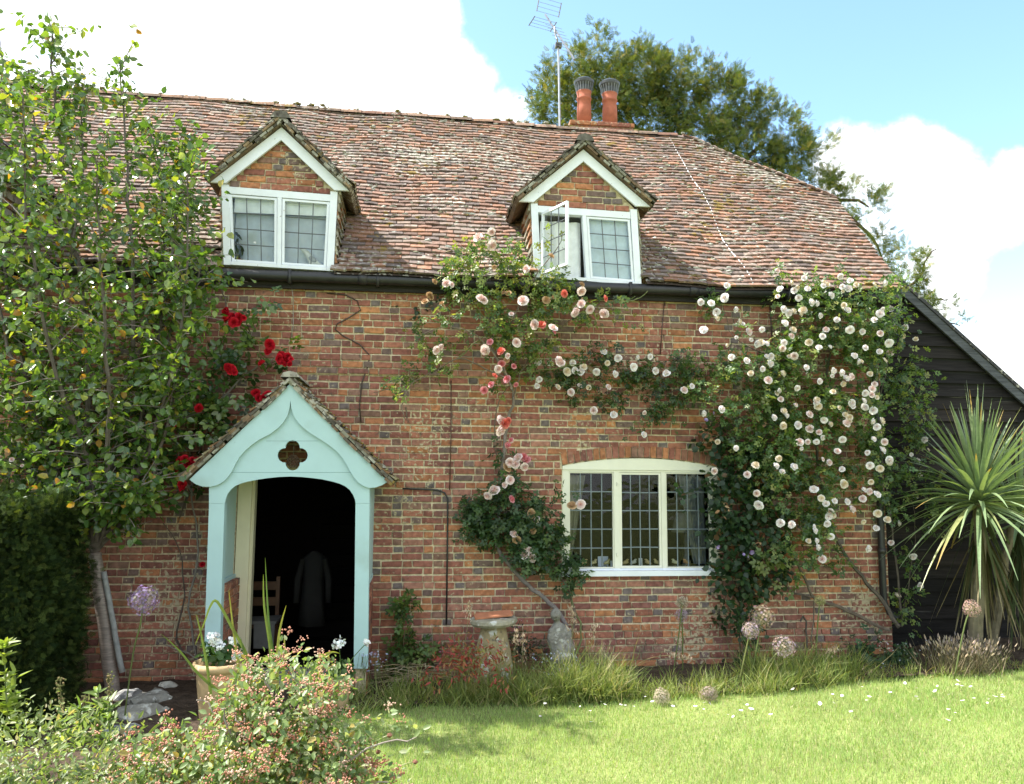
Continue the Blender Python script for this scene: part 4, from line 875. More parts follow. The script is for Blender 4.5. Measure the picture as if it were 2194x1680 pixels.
# ------------------------------------------------------------------ flower pots
def pot(px, py, r, rim, lab):
    c = on_ground(px, py); h = at(px, rim, c[1])[2]-c[2]; t = empty('flower_pot', tuple(c), None, lab, 'flower pot'); m = MB(); m.lathe([(r*.68, 0), (r*.72, .02), (r*.92, h*.82), (r*.93, h*.86), (r*1.08, h*.88), (r*1.1, h*.95), (r*1.04, h), (r*.95, h), (r*.9, h*.9), (.01, h*.88)], (.42, .30, .16), c, 28); m.build('pot', M_clay, t, True); return c, h
def geranium(c, h, r, heads, lab):
    t = empty('geranium', (c[0], c[1], c[2]+h), None, lab, 'geranium'); n = 160; d = ball(n); P = d*np.array((r*1.2, r*1.1, r*.7))+c+np.array((0, 0, h+r*.45))
    v, f, cc = inst(LEAF*np.array((1.7, 1, 1)), LEAF_F, P, rng.normal(size=(n, 3))+np.array((0, -.3, 0)), d+np.array((0, -.2, .8)), rng.uniform(.04, .07, n), pick([(.05, .11, .03), (.08, .15, .04)], n)); numpy_mesh('foliage', v, f, cc, M_leaf, t)
    for hx, hy, hr in heads:
        q = at(hx, hy, c[1]-.1); s = MB(); s.tube([c+np.array((0, 0, h)), (q+c+np.array((0, 0, h)))/2+np.array((0, 0, .02)), q], .004, (.12, .2, .06), 5); s.build('stem', M_leaf, t)
        n = 60; d = ball(n); P = q+d*hr; v, f, cc = inst(LEAF*np.array((1.8, 1, 1)), LEAF_F, P, rng.normal(size=(n, 3)), d+np.array((0, -.2, .3)), np.full(n, .03), pick([(.84, .85, .85)], n, var=.05)); tag(numpy_mesh('petals', v, f, cc, M_petal, t), kind='stuff')
c, h = pot(468, 1545, .215, 1416, 'buff terracotta pot at the left porch post'); geranium(c, h, .15, ((458, 1368, .055), (468, 1385, .045), (500, 1372, .035), (506, 1405, .03)), 'white geranium in the buff pot at the left porch post')
c, h = pot(728, 1515, .10, 1446, 'small terracotta pot at the right porch post'); geranium(c, h, .10, ((726, 1378, .05), (786, 1376, .02)), 'white geranium in the small pot at the right porch post')
# ================================================================== vegetation
def cluster_pts(ells, Y, dep, dens, clump=26, sig=.055, pxs=None):
    """leaf positions in small clumps inside ellipsoids given as (px, py, rx, ry[, density factor[, dY]])"""
    P, Nn = [], []
    for e in ells:
        px, py, rx, ry = e[:4]; k = e[4] if len(e) > 4 else 1.0; dy = e[5] if len(e) > 5 else 0.0
        s = scale_at(Y+dy); c = at(px, py, Y+dy); R3 = np.array((rx/s, dep, ry/s)); n = max(8, int(dens*k*rx*ry*math.pi/s/s))
        nc = max(2, n//clump); cc = ball(nc)*R3; i = rng.integers(0, nc, n)
        off = rng.normal(size=(n, 3))*sig; P.append(c+cc[i]+off); Nn.append(unit(off+cc[i]*.6+1e-6))
    return np.concatenate(P), np.concatenate(Nn)
def leaves(name, P, out, T, TF, size, pal, mat, parent, up=(0, -.45, .75), droop=-.35, w=None, spread=.7, var=.18):
    n = len(P); nrm = unit(np.array(up)+out*.45+rng.normal(size=(n, 3))*spread*.6); ax = out*.7+rng.normal(size=(n, 3))*.8+np.array((0, 0, droop))
    return numpy_mesh(name, *inst(T, TF, P, ax, nrm, rng.uniform(size[0], size[1], n), pick(pal, n, w, var)), mat, parent)
def smooth_poly(pts, k=4):
    pts = [np.array(p, float) for p in pts]; out = []
    for i in range(len(pts)-1):
        p0, p1, p2, p3 = pts[max(i-1, 0)], pts[i], pts[i+1], pts[min(i+2, len(pts)-1)]
        for j in range(k):
            t = j/k; out.append(.5*((2*p1)+(-p0+p2)*t+(2*p0-5*p1+4*p2-p3)*t*t+(-p0+3*p1-3*p2+p3)*t**3))
    out.append(pts[-1]); return out
def stem_px(mb, pts, r0, r1, col, Y=-.06, k=4, n=6, jit=.006):
    P = smooth_poly([at(p[0], p[1], p[2] if len(p) > 2 else Y) for p in pts], k); P = [p+rng.normal(size=3)*jit for p in P]
    mb.tube(P, [r0+(r1-r0)*i/(len(P)-1) for i in range(len(P))], col, n); return P
# ---- rose blooms, built once per colour and shared
def bloom_mesh(name, cols, seed, fullness=3):
    r_ = random.Random(seed); mb = MB()
    rings = [(6, .95, .62, .10, .0), (6, .72, .52, .42, .5), (5, .48, .42, .62, .2), (4, .26, .34, .70, .7)][:fullness+1]
    for q, (n, R, wd, hz, ph) in enumerate(rings):
        for k in range(n):
            t = 2*math.pi*(k+ph)/n+r_.uniform(-.15, .15); rr = R*r_.uniform(.9, 1.08); dx, dy = math.cos(t), math.sin(t); sx_, sy_ = -dy, dx; hh = hz+r_.uniform(-.05, .05)
            prof = [(.08, -.12, .25), (.6, hh*.45-.05, 1.0), (.92, hh, .85), (1.0, hh+.10*(1 if q else -.6), .3)]
            vs_ = []
            for a, z_, ww in prof:
                for e in (-1, 0, 1): vs_.append((dx*rr*a+sx_*e*wd*ww*rr*.95-dx*abs(e)*.06*a, dy*rr*a+sy_*e*wd*ww*rr*.95-dy*abs(e)*.06*a, z_+abs(e)*.10))
            c = cols[min(q, len(cols)-1)]; kk = r_.uniform(.92, 1.06)
            mb.add(vs_, [(i*3+j, i*3+j+1, i*3+j+4, i*3+j+3) for i in range(3) for j in range(2)], tuple(min(1, v*kk) for v in c))
    for k in range(4):
        t = 6.28*k/5; mb.add([(0, 0, -.15), (.5*math.cos(t), .5*math.sin(t), -.2), (.55*math.cos(t+.5), .55*math.sin(t+.5), -.2)], [(0, 1, 2)], (.1, .16, .05))
    o = mb.build(name, M_petal, None, True); me = o.data; bpy.data.objects.remove(o); return me
def put_bloom(me, p, r, parent, name='bloom', face=None):
    o = bpy.data.objects.new(name, me); COL.objects.link(o); parent_to(o, parent)
    d = Vector(face) if face else Vector((random.uniform(-1.1, 1.2), -1, random.uniform(-.7, 1.1)))
    q = d.normalized().to_track_quat('Z', 'Y').to_matrix().to_4x4() @ Matrix.Rotation(random.uniform(0, 6), 4, 'Z')
    r *= random.choice((1, 1.08, .92, .8, 1.12, .68)); o.location = Vector(p); o.rotation_euler = q.to_euler(); o.scale = (r*random.uniform(.85, 1.1), r, r*random.uniform(.6, 1.1)); return o
B_white = [bloom_mesh('white_bloom', [(.86, .84, .84), (.87, .84, .83), (.85, .79, .77), (.82, .71, .68)], s) for s in (1, 2, 3)]+[bloom_mesh('blush_bloom', [(.84, .77, .76), (.84, .74, .72), (.80, .64, .60), (.74, .52, .47)], 21), bloom_mesh('fading_bloom', [(.80, .76, .68), (.78, .70, .58), (.7, .58, .42)], 22, 2)]
B_pink = [bloom_mesh('pink_bloom', [(.84, .74, .72), (.84, .70, .67), (.82, .62, .58), (.76, .50, .45)], s) for s in (4, 5)]
B_rosy = [bloom_mesh('rosy_bloom', [(.78, .36, .40), (.76, .30, .34), (.72, .22, .26)], s) for s in (6, 7)]
B_coral = [bloom_mesh('coral_bloom', [(.74, .25, .20), (.74, .20, .15), (.7, .16, .12)], s) for s in (8,)]
B_dead = [bloom_mesh('faded_bloom', [(.55, .38, .22), (.50, .32, .18), (.42, .26, .14)], s, 2) for s in (9,)]
B_red = [bloom_mesh('red_bloom', [(.52, .012, .03), (.55, .012, .03), (.42, .008, .018)], s) for s in (10, 11)]
B_purple = [bloom_mesh('purple_bloom', [(.36, .26, .52), (.42, .34, .58)], 12, 1)]
ROSE_G = [(.075, .135, .042), (.12, .185, .05), (.20, .25, .07), (.06, .105, .045), (.26, .26, .075)]
STEMC = (.13, .10, .075); GREENSTEM = (.13, .15, .06)
# ---- pink climbing rose
YR = -.36
pk = empty('climbing_rose', tuple(on_ground(1225, 1450)), None, 'pink climbing rose on the bare brick between porch and window', 'climbing rose')
m = MB()
stem_px(m, [(1248, 1450, -.35), (1225, 1390, -.2), (1205, 1325, -.12), (1165, 1280, -.1), (1120, 1245, -.09), (1082, 1200, -.1), (1062, 1165, -.14), (1068, 1100, -.16)], .028, .018, (.19, .165, .16), n=8)
stem_px(m, [(1235, 1445, -.3), (1222, 1380, -.15), (1232, 1320, -.1), (1215, 1260, -.1), (1180, 1210, -.12), (1140, 1150, -.14)], .02, .008, STEMC); stem_px(m, [(1228, 1420, -.25), (1245, 1350, -.12), (1225, 1290, -.1), (1240, 1230, -.12)], .014, .006, GREENSTEM)
stem_px(m, [(1068, 1100), (1074, 1020), (1080, 950), (1088, 895), (1100, 850), (1088, 812), (1060, 760), (1045, 690), (1030, 620), (1055, 540)], .022, .008, (.20, .165, .14))
stem_px(m, [(1072, 1040), (1062, 960), (1060, 900), (1068, 860), (1085, 830)], .008, .005, STEMC)
for L in ([(1100, 850), (1115, 800), (1150, 750), (1200, 700), (1280, 655), (1340, 640)], [(1098, 835), (1075, 780), (1020, 720), (960, 700), (890, 720)], [(1090, 815), (1040, 790), (980, 770), (920, 800), (860, 830), (800, 838)], [(1110, 800), (1180, 790), (1250, 780)],
          [(1060, 760), (1100, 680), (1140, 600), (1190, 540), (1205, 500)], [(1045, 690), (1000, 640), (960, 600), (930, 590)], [(1030, 620), (1000, 560), (960, 530)], [(1280, 655), (1310, 680), (1345, 660)], [(1140, 600), (1200, 620), (1260, 600)], [(980, 770), (1010, 740), (1040, 720)], [(940, 690), (905, 680), (880, 705)],
          [(870, 835), (862, 870), (868, 900)], [(868, 870), (872, 895), (876, 905)], [(1330, 650), (1365, 640), (1385, 625)]):
    stem_px(m, L, .009, .003, random.choice((STEMC, GREENSTEM, (.2, .16, .12))), YR+random.uniform(-.05, .08))
m.build('stem', M_bark, pk)
up_e = [(1060, 570, 105, 45, .7), (1000, 600, 75, 40, .7), (1150, 595, 105, 45, .6), (1060, 530, 60, 30, .6), (1200, 620, 70, 35, .5), (1190, 520, 22, 22, .5), (1120, 650, 110, 35, .6), (1040, 640, 70, 35, .6), (1240, 655, 75, 35, .65), (1300, 665, 45, 25, .6), (960, 690, 55, 18, .55), (925, 735, 45, 22, .55),
        (935, 705, 50, 25, .4), (905, 800, 45, 22, .6), (875, 830, 35, 28, .7), (960, 780, 35, 18, .5), (1055, 700, 60, 35, .5), (1120, 730, 60, 40, .8), (1165, 700, 50, 25, .5), (1180, 760, 60, 35, .9), (1110, 790, 40, 25, .8), (1060, 815, 25, 20, .5), (985, 735, 45, 20, .4), (1350, 690, 20, 18, .3)]
P, O = cluster_pts(up_e, YR, .22, 900, 22, .055)
leaves('foliage', P, O, ROSELEAF, ROSELEAF_F, (.06, .105), ROSE_G, M_leaf, pk, w=[.2, .25, .28, .11, .16], spread=.9)
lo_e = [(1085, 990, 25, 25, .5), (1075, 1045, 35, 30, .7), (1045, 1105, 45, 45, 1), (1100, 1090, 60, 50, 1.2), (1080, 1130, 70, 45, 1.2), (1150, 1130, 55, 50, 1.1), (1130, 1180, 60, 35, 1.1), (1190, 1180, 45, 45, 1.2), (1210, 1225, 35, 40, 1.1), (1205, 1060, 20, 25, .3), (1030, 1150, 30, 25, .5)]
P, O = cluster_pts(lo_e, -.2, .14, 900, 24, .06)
leaves('foliage', P, O, ROSELEAF, ROSELEAF_F, (.075, .12), [(.040, .085, .030), (.055, .105, .034), (.035, .07, .032), (.08, .13, .04)], M_leaf, pk)  # lower leaves get darker greens, their shade put into the colour
Z6 = lambda x, y: ((1400+x/1.976)/1.7223, (850+y/1.976)/1.7223); Z7 = lambda x, y: ((1650+x/1.6)/1.7223, (1500+y/1.6)/1.7223)
for x, y in [(818, 110), (722, 55), (815, 12), (1072, 282), (488, 390), (525, 397), (1046, 518), (960, 613), (1468, 443), (1640, 605), (1470, 540), (1422, 605), (1430, 590), (1133, 685), (1263, 712), (1000, 818), (775, 872), (930, 915), (410, 875), (445, 850), (762, 510), (1302, 955), (1330, 970), (865, 1010), (878, 1455), (880, 1385), (735, 500), (1535, 575)]:
    q = Z6(x, y); put_bloom(random.choice(B_pink), at(q[0], q[1], YR-.28), random.uniform(.048, .062), pk)
for x, y in [(1348, 462), (838, 1062), (942, 1390), (912, 1410), (1645, 497), (1178, 695), (888, 885)]: q = Z6(x, y); put_bloom(B_coral[0], at(q[0], q[1], YR-.28), random.uniform(.048, .06), pk)
for x, y in [(1272, 745), (978, 992), (932, 1085), (992, 1125), (813, 1125), (762, 1165), (932, 1565), (960, 1530), (805, 815), (887, 970)]: q = Z6(x, y); put_bloom(random.choice(B_rosy), at(q[0], q[1], YR-.15), random.uniform(.03, .045), pk)
for x, y in [(400, 375), (330, 520), (380, 490), (365, 470), (455, 535), (450, 565), (940, 460), (905, 455), (1473, 395), (1490, 510), (835, 270), (1250, 190), (1215, 510), (1270, 490), (1680, 545), (925, 945)]: q = Z6(x, y); put_bloom(B_dead[0], at(q[0], q[1], YR-.14), random.uniform(.032, .05), pk)
for x, y in [(370, 330), (402, 342), (455, 355), (420, 305), (370, 435), (340, 465), (262, 490), (240, 525), (280, 500), (390, 757), (485, 848), (459, 877), (500, 890), (454, 840), (786, 580), (530, 672), (375, 200)]: q = Z7(x, y); put_bloom(random.choice(B_pink), at(q[0], q[1], -.36), random.uniform(.048, .062), pk)
for x, y in [(448, 300), (470, 320), (378, 548), (355, 225)]: q = Z7(x, y); put_bloom(random.choice(B_rosy), at(q[0], q[1], -.34), .05, pk)
for x, y in [(411, 787), (505, 735), (350, 362), (497, 632), (735, 585)]: q = Z7(x, y); put_bloom(B_dead[0], at(q[0], q[1], -.35), .055, pk)
# ---- white climbing rose at the corner
YW_ = -.34
wr = empty('climbing_rose', tuple(on_ground(1915, 1345)), None, 'big white climbing rose covering the right corner of the cottage', 'climbing rose')
m = MB()
for L, a, b in (([(1925, 1345, -.3), (1890, 1290, -.15), (1845, 1235, -.12), (1800, 1170), (1765, 1080), (1750, 950), (1770, 800), (1800, 690), (1830, 610)], .024, .01), ([(1905, 1350, -.3), (1860, 1330, -.1), (1800, 1300, -.08), (1745, 1280), (1722, 1235), (1690, 1160), (1660, 1050), (1640, 920), (1660, 780), (1700, 660)], .022, .008),
                ([(1745, 1280), (1690, 1262), (1640, 1200), (1600, 1100), (1580, 960)], .014, .006), ([(1640, 920), (1560, 880), (1480, 830), (1400, 810), (1300, 815), (1230, 810)], .012, .004), ([(1930, 1345, -.2), (1920, 1200), (1900, 1050), (1880, 900), (1900, 780), (1905, 690)], .012, .005), ([(1640, 760), (1570, 720), (1550, 660)], .007, .003), ([(1480, 830), (1420, 850), (1370, 900), (1378, 930)], .006, .003),
                ([(1930, 1340), (1950, 1230), (1960, 1130), (1945, 1020)], .007, .003), ([(1595, 1420, -.2), (1588, 1330), (1592, 1250), (1610, 1150)], .014, .007), ([(1605, 1425, -.25), (1600, 1330), (1570, 1250), (1580, 1150)], .01, .005), ([(1745, 1280), (1740, 1350), (1735, 1420, -.2)], .008, .008), ([(1716, 1330), (1722, 1322), (1726, 1350), (1724, 1425)], .010, .010), ([(1560, 1000), (1490, 1050), (1470, 1060)], .004, .002)):
    stem_px(m, L, a, b, random.choice(((.11, .085, .07), (.14, .11, .085), (.09, .075, .06))), -.1)
m.build('stem', M_bark, wr)
we = [(1700, 650, 80, 35, .8), (1800, 625, 100, 32, .8), (1640, 600, 40, 25, .4), (1900, 610, 50, 28, .7), (1860, 690, 75, 65, .9), (1780, 700, 80, 55, .8), (1545, 665, 40, 32, .7), (1570, 720, 30, 25, .3), (1650, 760, 70, 50, .8), (1550, 790, 95, 42, .9), (1740, 780, 100, 65, .9), (1600, 860, 95, 55, .9), (1490, 830, 40, 30, .8), (1720, 880, 105, 75, 1), (1660, 950, 110, 70, 1),
      (1580, 890, 70, 40, .7), (1700, 1030, 110, 75, 1.1), (1740, 1110, 75, 60, 1), (1710, 1180, 50, 50, .6), (1830, 800, 65, 90, .8), (1870, 900, 55, 80, .6), (1850, 990, 55, 45, .6), (1880, 1080, 45, 40, .7), (1780, 1190, 30, 40, .5), (1900, 1010, 40, 50, .5), (1930, 780, 30, 70, .8, .2), (1945, 880, 28, 90, .6, .25), (1960, 1020, 45, 40, .5, .2), (1955, 1100, 45, 45, .5, .2), (1960, 1180, 28, 35, .5, .2), (1935, 1260, 25, 45, .5, .15), (1925, 1330, 30, 30, .5),
      (1930, 710, 40, 40, .9), (1975, 900, 35, 80, .5, .3), (1990, 1060, 30, 60, .4, .2), (1960, 780, 30, 50, .6, .3), (1830, 900, 70, 90, .5)]
P, O = cluster_pts(we, YW_, .22, 1050, 24, .065); leaves('foliage', P, O, ROSELEAF, ROSELEAF_F, (.06, .10), [(.07, .13, .042), (.11, .18, .05), (.175, .235, .068), (.05, .095, .038), (.23, .25, .075)], M_leaf, wr, w=[.3, .27, .17, .16, .1])
we2 = [(1250, 800, 60, 28, .9), (1180, 790, 40, 25, .6), (1330, 790, 75, 28, .9), (1420, 800, 60, 35, .9), (1300, 850, 50, 30, .6), (1380, 860, 50, 30, .6), (1460, 770, 35, 25, .6), (1470, 830, 40, 30, .8), (1250, 840, 50, 22, .4), (1440, 880, 40, 30, .4), (1370, 925, 18, 20, .4), (1300, 760, 60, 20, .4)]
P, O = cluster_pts(we2, -.18, .13, 1150, 22, .055); leaves('foliage', P, O, ROSELEAF, ROSELEAF_F, (.06, .095), [(.045, .09, .03), (.065, .12, .034), (.10, .15, .045), (.03, .06, .028)], M_leaf, wr)
Z8 = lambda x, y: ((2450+x/1.0837)/1.7223, (950+y/1.0837)/1.7223)
WB = [(146, 179), (187, 183), (209, 218), (211, 245), (284, 209), (299, 257), (288, 320), (450, 55), (506, 103), (558, 83), (530, 122), (572, 127), (537, 163), (586, 181), (476, 208), (516, 217), (543, 226), (556, 213), (636, 114), (703, 75), (712, 117), (742, 94), (734, 126), (838, 110), (880, 103), (731, 213), (690, 250), (902, 208), (873, 206), (903, 240), (840, 252), (862, 305), (927, 268), (917, 285), (951, 315), (963, 280), (898, 342), (902, 382), (881, 413), (514, 292), (507, 315), (370, 346), (409, 347),
      (463, 370), (498, 397), (409, 397), (424, 426), (618, 361), (346, 465), (414, 492), (269, 400), (646, 290), (580, 340), (742, 290), (792, 297), (803, 362), (759, 395), (774, 415), (785, 417), (708, 461), (725, 485), (822, 467), (840, 508), (830, 527), (803, 542), (828, 550), (850, 560), (797, 575), (804, 597), (835, 612), (831, 655), (867, 655), (850, 678), (620, 495), (532, 522), (568, 441), (609, 584), (616, 596), (579, 629), (488, 633), (437, 641), (475, 674), (534, 671), (580, 687), (618, 700), (663, 668), (723, 630), (741, 640),
      (740, 655), (712, 728), (756, 598), (540, 740), (573, 738), (549, 765), (457, 804), (471, 858), (518, 839), (710, 847), (717, 907), (812, 781), (822, 833), (879, 738), (898, 810), (863, 845), (681, 975), (730, 977), (663, 1015), (675, 1032), (651, 1064), (601, 1092), (576, 1135), (608, 1133), (668, 1117), (612, 1160), (631, 1207), (814, 1163), (854, 1024), (846, 1083), (906, 1141), (994, 1195), (1020, 1312), (930, 1353), (110, 515), (78, 532), (10, 465), (155, 624), (228, 608), (634, 808), (369, 943), (1062, 1088), (1005, 957), (1010, 815), (1055, 770), (1020, 870)]
WB2 = [(1155, 968), (1245, 973), (1408, 965), (1365, 1030), (1420, 1020), (1470, 1035), (1487, 1000), (1580, 1030), (1660, 968), (1740, 932), (1715, 1050), (1635, 890), (1850, 997), (1972, 923), (2010, 1025), (1145, 1135), (1163, 1087), (1297, 1145), (1395, 1182), (1457, 1135), (1525, 1145), (1665, 1145), (1705, 1345), (1930, 1330), (1925, 1492), (1560, 1315), (1875, 925)]
allw = [(Z8(*p), YW_-.28) for p in WB]+[(Z6(*p), -.34) for p in WB2]+[((random.gauss(1740, 110), random.uniform(600, 1130)), YW_-.27) for _ in range(84)]; random.shuffle(allw); extra = []
for i, (q, Y) in enumerate(allw):
    if q[0] > 1905: Y = -.12
    p = at(q[0], q[1], Y); r = random.uniform(.034, .051)
    if i < 98: put_bloom(random.choice(B_white), p, r, wr)
    else: extra.append((p, r))
V, F, C = [], [], []
for p, r in extra:
    me = random.choice(B_white); v = np.array([x.co[:] for x in me.vertices])*r; d = Vector((random.uniform(-.6, .7), -1, random.uniform(-.25, .8))); R3 = np.array(d.to_track_quat('Z', 'Y').to_matrix()); v = v @ R3.T+p
    k = sum(map(len, V)); V.append(v); F += [tuple(i+k for i in f.vertices) for f in me.polygons]; C += [tuple(x.color)[:3] for x in me.attributes['Col'].data]
mb = MB(); mb.add(np.concatenate(V), F, (1, 1, 1)); mb.c = C; tag(mb.build('blooms', M_petal, wr, True), kind='stuff')
# ---- dark clematis between window and rose
cl = empty('clematis', tuple(on_ground(1590, 1430)), None, 'dark leafy clematis with purple flowers right of the ground-floor window', 'clematis')
m = MB(); [stem_px(m, L, .008, .004, (.07, .055, .045), -.14) for L in ([(1590, 1430, -.2), (1580, 1300), (1590, 1150), (1560, 1000), (1540, 900)], [(1600, 1430, -.2), (1610, 1280), (1640, 1150), (1620, 1000), (1600, 900)])]; m.build('stem', M_bark, cl)
ce = [(1540, 930, 45, 45, .8), (1590, 990, 70, 55, 1.1), (1560, 1060, 40, 55, 1.1), (1600, 1080, 70, 60, 1.2), (1570, 1160, 50, 60, 1.2), (1640, 1140, 60, 60, 1.2), (1590, 1240, 60, 55, 1.2), (1640, 1230, 55, 45, 1.1), (1545, 1225, 40, 25, .7), (1600, 1310, 45, 50, 1), (1560, 1330, 35, 35, .6), (1590, 1385, 30, 35, .6), (1490, 1055, 40, 22, .6), (1650, 1020, 60, 50, .8)]
P, O = cluster_pts(ce, -.22, .16, 950, 20, .06); leaves('foliage', P, O, LEAF*np.array((1.5, 1, 1)), LEAF_F, (.05, .085), [(.035, .075, .03), (.028, .055, .026), (.055, .10, .035), (.12, .07, .035)], M_leaf, cl, w=[.4, .35, .2, .05])
P, O = cluster_pts([(1640, 1200, 45, 40, 1), (1690, 1240, 30, 25, .6), (1620, 870, 25, 25, .6)], -.5, .06, 240, 14, .05); leaves('foliage', P, O, ROSELEAF, ROSELEAF_F, (.11, .15), [(.11, .17, .05), (.16, .20, .07)], M_leaf, cl)
for q in ((1528, 885), (1512, 900), (1610, 1183), (1593, 1188), (1602, 1192), (1537, 1172)): put_bloom(B_purple[0], at(q[0], q[1], -.45), .028, cl)
# dead brown seed tufts hanging in it
P, O = cluster_pts([(1575, 875, 25, 16, 1), (1530, 935, 22, 20, 1), (1640, 1165, 25, 15, 1), (1670, 1010, 20, 12, 1), (1700, 1120, 18, 12, 1), (1545, 1080, 14, 22, 1), (1620, 905, 30, 12, 1)], -.42, .06, 420, 12, .03); leaves('dead_leaves', P, O, LEAF, LEAF_F, (.03, .06), [(.28, .16, .08), (.36, .24, .13), (.2, .11, .06)], M_dry, cl)
# ---- ivy creeping left of the pink rose
P, O = cluster_pts([(870, 665, 35, 9, 1), (905, 672, 30, 14, 1), (925, 650, 22, 12, .7)], -.03, .02, 330, 10, .02); tag(leaves('ivy', P, O, LEAF*np.array((1.7, 1, 1)), LEAF_F, (.03, .055), [(.03, .06, .035), (.04, .075, .04)], M_leaf, None, up=(0, -1, .2)), 'dark ivy patch creeping on the bricks left of the pink rose', 'ivy')
# ---- red climbing rose left of the porch
rr_ = empty('climbing_rose', tuple(on_ground(425, 1440)), None, 'red climbing rose on the wall left of the porch', 'climbing rose')
m = MB()
for L in ([(425, 1440, -.1), (405, 1300), (425, 1180), (410, 1060), (430, 960), (470, 860), (520, 760), (545, 700)], [(470, 860), (530, 800), (580, 770), (605, 765)], [(415, 1060), (380, 1000), (390, 940), (440, 850)], [(545, 700), (500, 690), (480, 640), (470, 600)], [(380, 1040), (400, 1055), (392, 1090)], [(395, 1030), (375, 1060), (360, 1065)], [(410, 1040), (398, 1075), (380, 1120)], [(425, 1440, -.1), (380, 1370), (395, 1280), (385, 1180), (350, 1120)], [(470, 1440, -.1), (400, 1400), (352, 1380)]):
    stem_px(m, L, .012, .004, random.choice(((.10, .08, .065), (.22, .2, .17))), -.16)
m.build('stem', M_bark, rr_)
re_ = [(510, 720, 30, 25, .6), (505, 780, 45, 40, .8), (560, 735, 35, 25, .7), (600, 755, 25, 18, .6), (470, 840, 50, 45, .9), (440, 900, 50, 50, .8), (500, 860, 30, 25, .6), (420, 870, 45, 40, .6), (470, 920, 40, 35, .7), (400, 960, 35, 40, .6), (385, 1015, 30, 25, .6), (540, 690, 20, 15, .3), (560, 655, 12, 12, .3)]
P, O = cluster_pts(re_, -.3, .16, 270, 14, .07); leaves('foliage', P, O, ROSELEAF, ROSELEAF_F, (.14, .21), [(.055, .11, .035), (.08, .15, .04), (.04, .085, .03), (.13, .19, .05)], M_gloss, rr_)
Z5f = lambda x, y: ((600+x/1.68)/1.7223, (1000+y/1.68)/1.7223)
for x, y in [(395, 255), (405, 300), (440, 318), (470, 285), (500, 290), (425, 290), (455, 325), (480, 315), (665, 455), (657, 500), (615, 572), (730, 560), (770, 530), (755, 575), (795, 545), (740, 525), (785, 575), (720, 540), (765, 555), (400, 590), (425, 612), (445, 628), (410, 600), (600, 805), (630, 790), (655, 775), (590, 785), (575, 755), (220, 850), (65, 960), (115, 1180), (150, 1195), (185, 1172), (135, 1165), (165, 1180), (78, 1243), (128, 1340), (120, 1320), (205, 1175)]:
    q = Z5f(x, y); put_bloom(random.choice(B_red), at(q[0], q[1], -.62+random.uniform(-.03, .03)), random.uniform(.042, .058), rr_)
put_bloom(B_red[0], at(433, 1209, -.5), .03, rr_)
# ================================================================== garden tree
YT = -1.55
tb = on_ground(242, 1492); YT = tb[1]
tree = empty('cherry_tree', tuple(tb), None, 'young leafy cherry tree with ringed bark left of the porch', 'tree')
limbs = [([(203, 1190), (150, 1030), (70, 850), (20, 640), (-15, 380), (5, 110)], .030, .3), ([(203, 1190), (185, 980), (190, 740), (150, 470), (120, 230), (108, 45)], .038, -.1), ([(205, 1180), (250, 930), (285, 700), (275, 420), (258, 140)], .034, -.3), ([(208, 1170), (300, 970), (335, 720), (350, 470), (325, 270)], .030, .25),
         ([(210, 1170), (300, 1010), (365, 810), (395, 620), (405, 350)], .028, -.7), ([(200, 1180), (110, 1060), (20, 960), (-60, 820)], .024, -.4), ([(212, 1170), (290, 1085), (345, 960), (390, 740), (430, 560)], .026, -.35), ([(203, 1185), (150, 980), (60, 700), (80, 400), (60, 150)], .026, .2), ([(203, 1185), (160, 950), (130, 700), (170, 400), (180, 180)], .026, -.2), ([(203, 1185), (100, 950), (20, 750), (-40, 450), (-50, 200)], .026, -.1), ([(203, 1185), (300, 900), (360, 600), (380, 420), (385, 300)], .024, .1), ([(203, 1185), (190, 1000), (110, 760), (60, 480), (50, 200)], .028, -1.15), ([(203, 1185), (230, 1000), (230, 800), (215, 560), (205, 330)], .03, -1.3), ([(205, 1180), (260, 1040), (330, 850), (380, 600), (370, 420)], .026, .55), ([(204, 1185), (170, 1050), (60, 930), (-40, 700), (-70, 500)], .026, .5), ([(203, 1190), (235, 1110), (280, 1080), (300, 1040)], .016, -.5), ([(203, 1190), (160, 1120), (120, 1100), (90, 1060)], .014, -.6)]
m = MB(); stem_px(m, [(244, 1500, YT), (236, 1440, YT), (225, 1350, YT), (212, 1255, YT), (203, 1185, YT)], .066, .058, (.20, .165, .145), YT, 4, 12, .002); m.build('trunk', M_ring, tree, True)
m = MB(); tw_pts, tw_dir = [], []
for L, r, dy in limbs:
    n = len(L); P = stem_px(m, [(x, y, YT+dy*(i/(n-1))) for i, (x, y) in enumerate(L)], r, .006, (.12, .10, .09), YT, 5, 6, .01)
    for i in range(3, len(P)):
        t = i/len(P)
        for q in range(4 if t > .25 else 1):
            a = rng.normal(size=3)*np.array((1, .9, .5))+np.array((0, -.1, .25)); a = a/np.linalg.norm(a); Lw = random.uniform(.22, .68)*(1.1-t*.4); p0 = P[i]+(P[i-1]-P[i])*random.random(); p1 = p0+a*Lw
            m.tube([p0, (p0+p1)/2+np.array((0, 0, .02)), p1], [.006, .004, .002], random.choice(((.12, .10, .09), (.25, .22, .2))), 4, False)
            for k in range(12): f = .12+.88*k/11; tw_pts.append(p0+(p1-p0)*f+rng.normal(size=3)*.035); tw_dir.append(a)
        for k in range(3): tw_pts.append(P[i]+rng.normal(size=3)*.05); tw_dir.append((0, 0, 1))
m.build('branches', M_bark, tree)
P = np.array(tw_pts); A_ = np.array(tw_dir); n = len(P); print('tree leaves', n)
TLEAF = LEAF*np.array((1.25, 1, 1.5))
